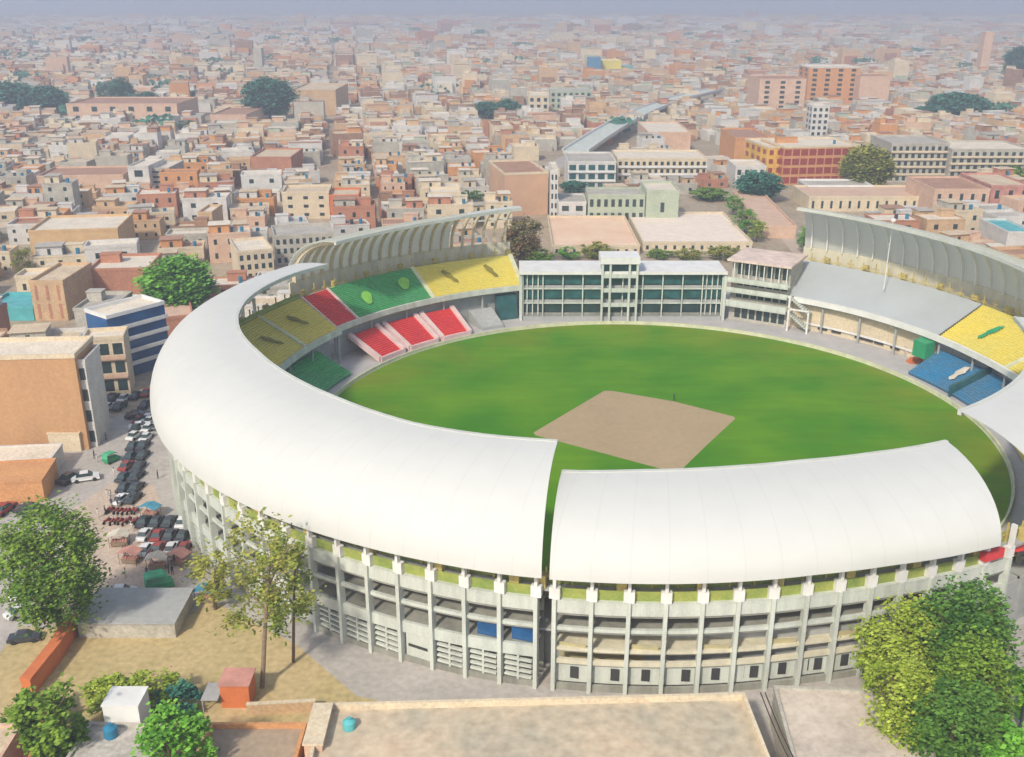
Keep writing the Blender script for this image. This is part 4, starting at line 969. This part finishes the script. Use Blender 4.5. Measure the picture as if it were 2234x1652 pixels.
fns = dict(cd=cd, cw=cw, cr=cr)
for j, y in enumerate((1146,1174,1204)):
    for i in range(4):
        k = ['cd','cr','cd','cw','cd','cr','cw'][(i*2+j*3)%7]
        o = place(k, fns[k], 314+i*28+j*2, y+random.uniform(-2,2), 90+random.uniform(-5,5), '%s parked car, %s row beside the stadium columns, %s from the left'%(nm_[k], rw[j], ordn[i]), 'cars parked in rows beside the stadium', s=.95)
for i in range(16):
    place('mt', moto_tpl, 236+(i%8)*9+random.uniform(-2,2), 1120+(i//8)*22+random.uniform(-3,3), 75+random.uniform(-14,14), 'dark red motorcycle parked in the %s row above the big tree'%('back' if i < 8 else 'front'), 'motorcycles in the %s row above the big tree'%('back' if i < 8 else 'front'), s=1.1)
kk = ['cd','cw','cd','cr','cd','cd','cw']
rq_ = random.Random(9)
for i in range(18):
    t_ = (i//2)/8; k = ['cd','cw','cd','cr','cd','cw','cd'][rq_.randrange(7)]
    x = 316-40*t_+rq_.uniform(-3,3); y = 922+172*t_**1.15+rq_.uniform(-2,2)
    place(k, fns[k], x+ (14 if i%2 else -12), y, 84+rq_.uniform(-6,6), '%s car, %s file on the street hugging the big roof, %s down'%(nm_[k], 'right' if i%2 else 'left', ordn[i//2]), 'cars queued down the street along the big roof', s=.95)
for i in range(20):
    az = 180.5-i*1.9; r = 101.5+(i%2)*3.4; k = kk[i%7]
    X_, Y_, _z = P(az, r, 0)
    o = copy_tree(first[k]); o.location = (X_, Y_, .03); o.rotation_euler = (0,0,R(az+90)); o.scale = (1,1,1)
    o['label'] = '%s car, %s lane of traffic beyond the big roof, %s along'%(nm_[k], 'inner' if i%2 == 0 else 'outer', (ordn+['thirteenth','fourteenth','fifteenth','sixteenth','seventeenth','eighteenth','nineteenth','twentieth'])[i]); o['group'] = 'traffic on the road round the stadium'
for i, (x, y, k) in enumerate([(222,878,'cd'),(246,872,'cd'),(272,874,'cw'),(298,868,'cd'),(322,862,'cr'),(236,893,'cw'),(262,892,'cd'),(318,888,'cd')]):
    place(k, fns[k], x, y, 86+random.uniform(-5,5), '%s car, %s line of the jam by the cream corner building, %s from left'%(nm_[k], 'far' if i < 5 else 'near', ordn[i if i < 5 else i-5]), 'cars jammed in front of the cream corner building')
pd = lambda: person_tpl(M['cloth_dark']); pw = lambda: person_tpl(M['cloth_white'])
PPL = [(258,1108,'pd','person in dark clothes walking just above the market stalls'),(285,1098,'pd','person in dark clothes alone near the stadium wall'),(236,1088,'pw','person in pale clothes above the big tree'),(250,1040,'pw','person in pale clothes crossing the open plaza'),(300,1062,'pd','person in dark clothes by the sloping kerb'),(215,1130,'pw','person in pale clothes beside the big tree'),(232,962,'pd','person in dark clothes at the warehouse end'),(225,930,'pd','person in dark clothes beside the shop strip'),(345,1045,'pd','person in dark clothes at the stadium foot'),(320,1275,'pd','person in dark clothes beside the green rickshaw'),(275,1262,'pw','person in pale clothes near the white parked car'),(2040,800,'pd','person in dark clothes beside the blue seats'),(2052,802,'pd','second person in dark clothes next to the blue seats'),(1470,875,'pd','person in dark clothes standing at the far edge of the clay square')]
for x, y, k, lb in PPL: place(k, pd if k == 'pd' else pw, x, y, random.uniform(0,360), lb, 'people on foot', s=1.05)
rp_ = random.Random(4)
for i in range(26):
    x, y = rp_.choice([(rp_.uniform(225,300), rp_.uniform(1085,1125)), (rp_.uniform(300,405), rp_.uniform(1215,1262)), (rp_.uniform(268,305), rp_.uniform(1130,1215)), (rp_.uniform(205,225), rp_.uniform(900,1010))])
    place('pd' if i%3 else 'pw', pd if i%3 else pw, x, y, rp_.uniform(0,360), 'person in %s clothes in the crowd round the market stalls and shop strip'%('dark' if i%3 else 'pale'), 'market crowd in %s clothes'%('dark' if i%3 else 'pale'), s=1.05)
# construction clutter at the far right end of the lower tier
simple('material_pile', 'heap of orange-brown boards beside the blue seats', 'pile', (*at(2000,790),0), lambda b: [b.box(-2.4+i*.2,2.2-i*.3,-1.2+i*.1,1-i*.2,i*.32,i*.32+.3) for i in range(4)], M['orange'], .2)
simple('site_cabin', 'small white cabin left of the orange-brown heap', 'cabin', (*at(1985,775),0), lambda b: (b.box(-1.6,1.4,-.9,.9,.1,2.5), b.box(-1.7,1.5,-1,1,2.501,2.65)), M['tarp_cream'], .1)

# ------------------------------------------------------------------ the city: one thing per near house, the far mass as stuff
def inframe(X, Y, m=60):
    if Y < 60: return False
    d = Y*cos(PITCH)+CAMH*sin(PITCH)
    return abs(X) < d*(W0/2+m)/FPX
def px_of(X, Y, Z=0):
    z = Z-CAMH; d = Y*cos(PITCH)-z*sin(PITCH); return (W0/2+FPX*X/d, H0/2-FPX*(Y*sin(PITCH)+z*cos(PITCH))/d)
def blocked(X, Y, r):
    dx, dy = X-CX, Y-CY
    if dx*dx+dy*dy < (112+r)**2: return True
    if Y < 250 and X > -112: return True
    for fx, fy, frr in FOOT:
        if (X-fx)**2+(Y-fy)**2 < (frr+r*.75)**2: return True
    x, y = px_of(X, Y)
    if 1560 < x < 1915 and 385 < y < 480: return True
    if 1590 < x < 1745 and y > 425: return True                     # planted lane
    if 1180 < x < 1780 and y > 500: return True
    if 1195 < x < 1240 and 340 < y < 500: return True
    return False
rnd = random.Random(11)
lots = []
ang = R(9); ca, sa = cos(ang), sin(ang)
def gen(y0, y1, s):
    out = []
    n = int((y1+2500)/s)
    for i in range(-n, n):
        for j in range(0, int((y1*1.3)/s)+1):
            u = i*s*1.22+(i//5)*5; v = j*s*.84+(j//4)*5+(3 if (i//5)%2 else 0)
            X = u*ca-v*sa; Y = u*sa+v*ca
            if Y < y0 or Y >= y1 or not inframe(X, Y, 420): continue
            out.append((X+rnd.uniform(-.1,.1)*s, Y+rnd.uniform(-.1,.1)*s, s))
    return out
near = [l for l in gen(150, 700, 14.6)]
near.sort(key=lambda l: l[1])
wkeys = ['brick','tan','cream','pink','grey','white','brown','tan','cream','cream','white','orange','tan','grey','grey','white']
def zone(x, y):
    c = ['left edge','left quarter','left of centre','centre','right of centre','right quarter','right edge'][min(6, max(0, int(x/2234*7)))]
    return c
BYLAB = {}
recs = []
count = 0; far = []
for X, Y, s in near:
    w = s*rnd.uniform(.7,1.2); d = s*rnd.uniform(.55,.82)
    if blocked(X, Y+d/2, max(w, d)/2): continue
    big = rnd.random() < .08
    h = rnd.choice([3.2,3.4,3.8,3.6,5.2,6.4,6.8,6.6,9.4])+(3 if big else 0); rz = ang+rnd.uniform(-.07,.07)+(rnd.choice([0,0,0,.15,-.1]))
    wk = rnd.choice(wkeys); rk_ = rnd.choice(['dusty','pale','pale','grey','rust','dusty'])
    rec = dict(X=X,Y=Y,w=w,d=d,h=h,rz=rz,wk=wk,rk=rk_,tank=rnd.choice([0,0,0,1,1,2]),hut=rnd.choice([0,0,1,2]))
    if count < 285 and inframe(X, Y): recs.append(rec); count += 1
    else: far.append(rec)
for i, q in enumerate(recs):
    x, y = px_of(q['X'], q['Y']); st = max(1, int(q['h']/3.2)); q['st'] = st
    ft = ['', 'blue tank', 'two tanks'][q['tank']] if not q['hut'] else ['stair hut', 'hut and tank', 'hut and tanks'][q['tank']]
    q['ft'] = ft; q['x'] = x; q['y'] = y
LM = [(395,640,'bright green tree'),(170,535,'peach depot'),(753,450,'bright orange house'),(670,448,'square windowed house'),(307,390,'white louvred house'),(180,400,'long pink warehouse'),(594,365,'brown cube block'),(268,620,'red brick house'),(1148,430,'brown brick warehouse'),(560,580,'banded grey flats'),(665,545,'grey slit block'),(1440,370,'long cream school'),(1785,360,'red glazed building'),(1890,440,'long beige barrack'),(1660,400,'dark bluish tree'),(2000,355,'grey gallery flats'),(1280,320,'overpass'),(35,680,'teal shed'),(60,580,'olive tree'),(900,480,'far left roof'),(1460,315,'pink walled block'),(453,490,'tall tan house'),(1000,440,'roof edge bush'),(850,495,'far left ribs'),(2090,440,'salmon block'),(2200,400,'gallery flats tree')]
def dirphrase(dx, dy, name):
    if abs(dx) > 2.2*abs(dy): return ('right of the ' if dx > 0 else 'left of the ')+name
    return ('beyond the ' if dy < 0 else 'before the ')+name
for q in recs:
    lx = min(LM, key=lambda l: (l[0]-q['x'])**2+(2.2*(l[1]-q['y']))**2)
    size = 'wide' if q['w'] > 15.6 else ('narrow' if q['w'] < 12 else '')
    stn = ['low','two-storey','three-storey','four-storey'][min(3, q['st']-1)]
    q['lab'] = ' '.join(('%s %s %s house, %s roof%s, '%(size, stn, WNAMES[q['wk']].replace(' plaster',''), RNAMES[q['rk']].split()[0], (', '+q['ft']) if q['ft'] else '')+dirphrase(q['x']-lx[0], q['y']-lx[1], lx[2])).split())
grp = {}
for q in recs: grp.setdefault(q['lab'], []).append(q)
for lab, qs in grp.items():
    qs.sort(key=lambda q: q['x'])
    if len(qs) > 1:
        for i, q in enumerate(qs): q['lab'] = (['leftmost','second','third','fourth','fifth'][min(i,4)] if i < len(qs)-1 else 'rightmost')+' '+lab
for i, q in enumerate(recs):
    building('house', q['lab'], 'house', q['X'], q['Y'], q['w'], q['d'], q['h'], q['rz'], q['wk'], q['rk'], storeys=q['st'],
             bays=(2 + i%2) if q['Y'] < 470 else (2 if i%3 == 0 and q['Y'] < 540 else 0), tank=q['tank'], hut=q['hut'], group='houses of the near city quarters', foot=False, ww=.22, wh=.38, parapet=rnd.choice([.5,.8,1.1]), upper=(rnd.choice([0,2]) if q['hut'] == 1 else rnd.choice([0,1])) if q['w'] > 9.5 else 0, upmat=walls[rnd.choice(wkeys)])
# far mass
for y0, y1, s in ((700,1100,17),(1100,1700,22),(1700,2600,32),(2600,4200,55)):
    for X, Y, s_ in gen(y0, y1, s):
        if rnd.random() < .10: continue
        w = s*rnd.uniform(.65,1.2); d = s*rnd.uniform(.5,.82)
        if any((X-fx)**2+(Y-fy)**2 < (frr+w*.4)**2 for fx, fy, frr in FOOT): continue
        tall = rnd.random() < .04
        far.append(dict(X=X,Y=Y,w=w,d=d,h=rnd.choice([3.2,3.5,5,6.5,7,9])+(rnd.uniform(6,16) if tall else 0)+(s-17)*.08,rz=ang+rnd.uniform(-.15,.15),wk=rnd.choice(wkeys),rk=rnd.choice(['dusty','pale','grey','rust','pale','grey']),tank=0,hut=rnd.choice([0,1])))
wl = list(walls); rl = list(roofs); mats = [walls[k] for k in wl]+[roofs[k] for k in rl]
b = MB(); rf_ = random.Random(77)
for q in far:
    c, s_ = cos(q['rz']), sin(q['rz'])
    T = lambda p: (q['X']+p[0]*c-p[1]*s_, q['Y']+p[0]*s_+p[1]*c, p[2])
    w, d, h = q['w'], q['d'], q['h']; wi = wl.index(q['wk']); ri = len(wl)+rl.index(q['rk'])
    b.box(-w/2,w/2,0,d,0,h,wi,T,False)
    b.face([T(p) for p in ((-w/2+.4,.4,h+.05),(w/2-.4,.4,h+.05),(w/2-.4,d-.4,h+.05),(-w/2+.4,d-.4,h+.05))], ri)
    if q['Y'] < 1500: b.box(-w/2,w/2,d-.4,d,h+.01,h+.9,wi,T,False); b.box(-w/2-.05,-w/2+.35,0,d-.41,h+.01,h+.9,wi,T,False)
    if q['Y'] < 1700:
        k = rf_.random(); w2 = len(wl)+rf_.randrange(len(rl)); h2 = h+rf_.choice([1.2,2.6,2.8,3.0])
        if k < .55: x0 = rf_.choice([-w/2+.3, w*.05]); b.box(x0,x0+w*.42,d*.3,d*.95,h+.06,h2,rf_.randrange(len(wl)),T,False); b.face([T(p) for p in ((x0-.2,d*.25,h2+.06),(x0+w*.42+.2,d*.25,h2+.06),(x0+w*.42+.2,d*.98,h2+.06),(x0-.2,d*.98,h2+.06))], w2)
        hh = h*rf_.uniform(.4,.8); b.box(-w*.35,w*.3,-rf_.uniform(1.5,4),-.02,0,hh,rf_.randrange(len(wl)+len(rl)),T,False)
    if q['hut']: b.box(-w*.3,-w*.3+w*.3,d*.5,d*.5+d*.3,h+.06,h+2.7,wi,T,False)
tag(b.build('distant_houses', mats), 'dense mass of small flat roofed houses fading into haze towards the skyline', 'houses', kind='stuff')
print('near houses', len(recs), 'far', len(far))
# far tree masses
b = MB(); rt = random.Random(21)
for k in range(150):
    Y = rt.uniform(650, 3600); X = rt.uniform(-1,1)*Y*.52
    hgt = rt.uniform(6,13); rx = rt.uniform(4,11)*(1+Y/4000)
    for c in range(60):
        x, y, z = rt.gauss(0,.5)*rx, rt.gauss(0,.5)*rx, hgt*rt.uniform(.3,1.1); s = rx*.22
        a = rt.uniform(0,pi); t = rt.uniform(-.6,.6)
        b.face([(X+x-cos(a)*s,Y+y-sin(a)*s,z),(X+x,Y+y,z+s*.6),(X+x+cos(a)*s,Y+y+sin(a)*s,z+t),(X+x,Y+y-.3*s,z-s*.5)], rt.randint(0,1))
tag(b.build('distant_trees', LEAF['teal']), 'scattered dark tree clumps among the distant houses', 'trees', kind='stuff')

# ------------------------------------------------------------------ haze
HZ_DENS = 0.00046
b = MB(); b.box(-9500,9500,-400,16500,-1.5,760)
hz = b.build('haze', None) if False else None
me = bpy.data.meshes.new('haze'); me.from_pydata(b.v, [], b.f); hz = bpy.data.objects.new('haze', me); col.objects.link(hz); hz['kind'] = 'stuff'
hm = bpy.data.materials.new('haze_air'); hm.use_nodes = True; t = hm.node_tree; t.nodes.clear()
out = t.nodes.new('ShaderNodeOutputMaterial'); pv = t.nodes.new('ShaderNodeVolumePrincipled')
pv.inputs['Density'].default_value = HZ_DENS; pv.inputs['Color'].default_value = (.68,.78,.97,1); pv.inputs['Anisotropy'].default_value = .2
t.links.new(pv.outputs[0], out.inputs['Volume']); me.materials.append(hm)
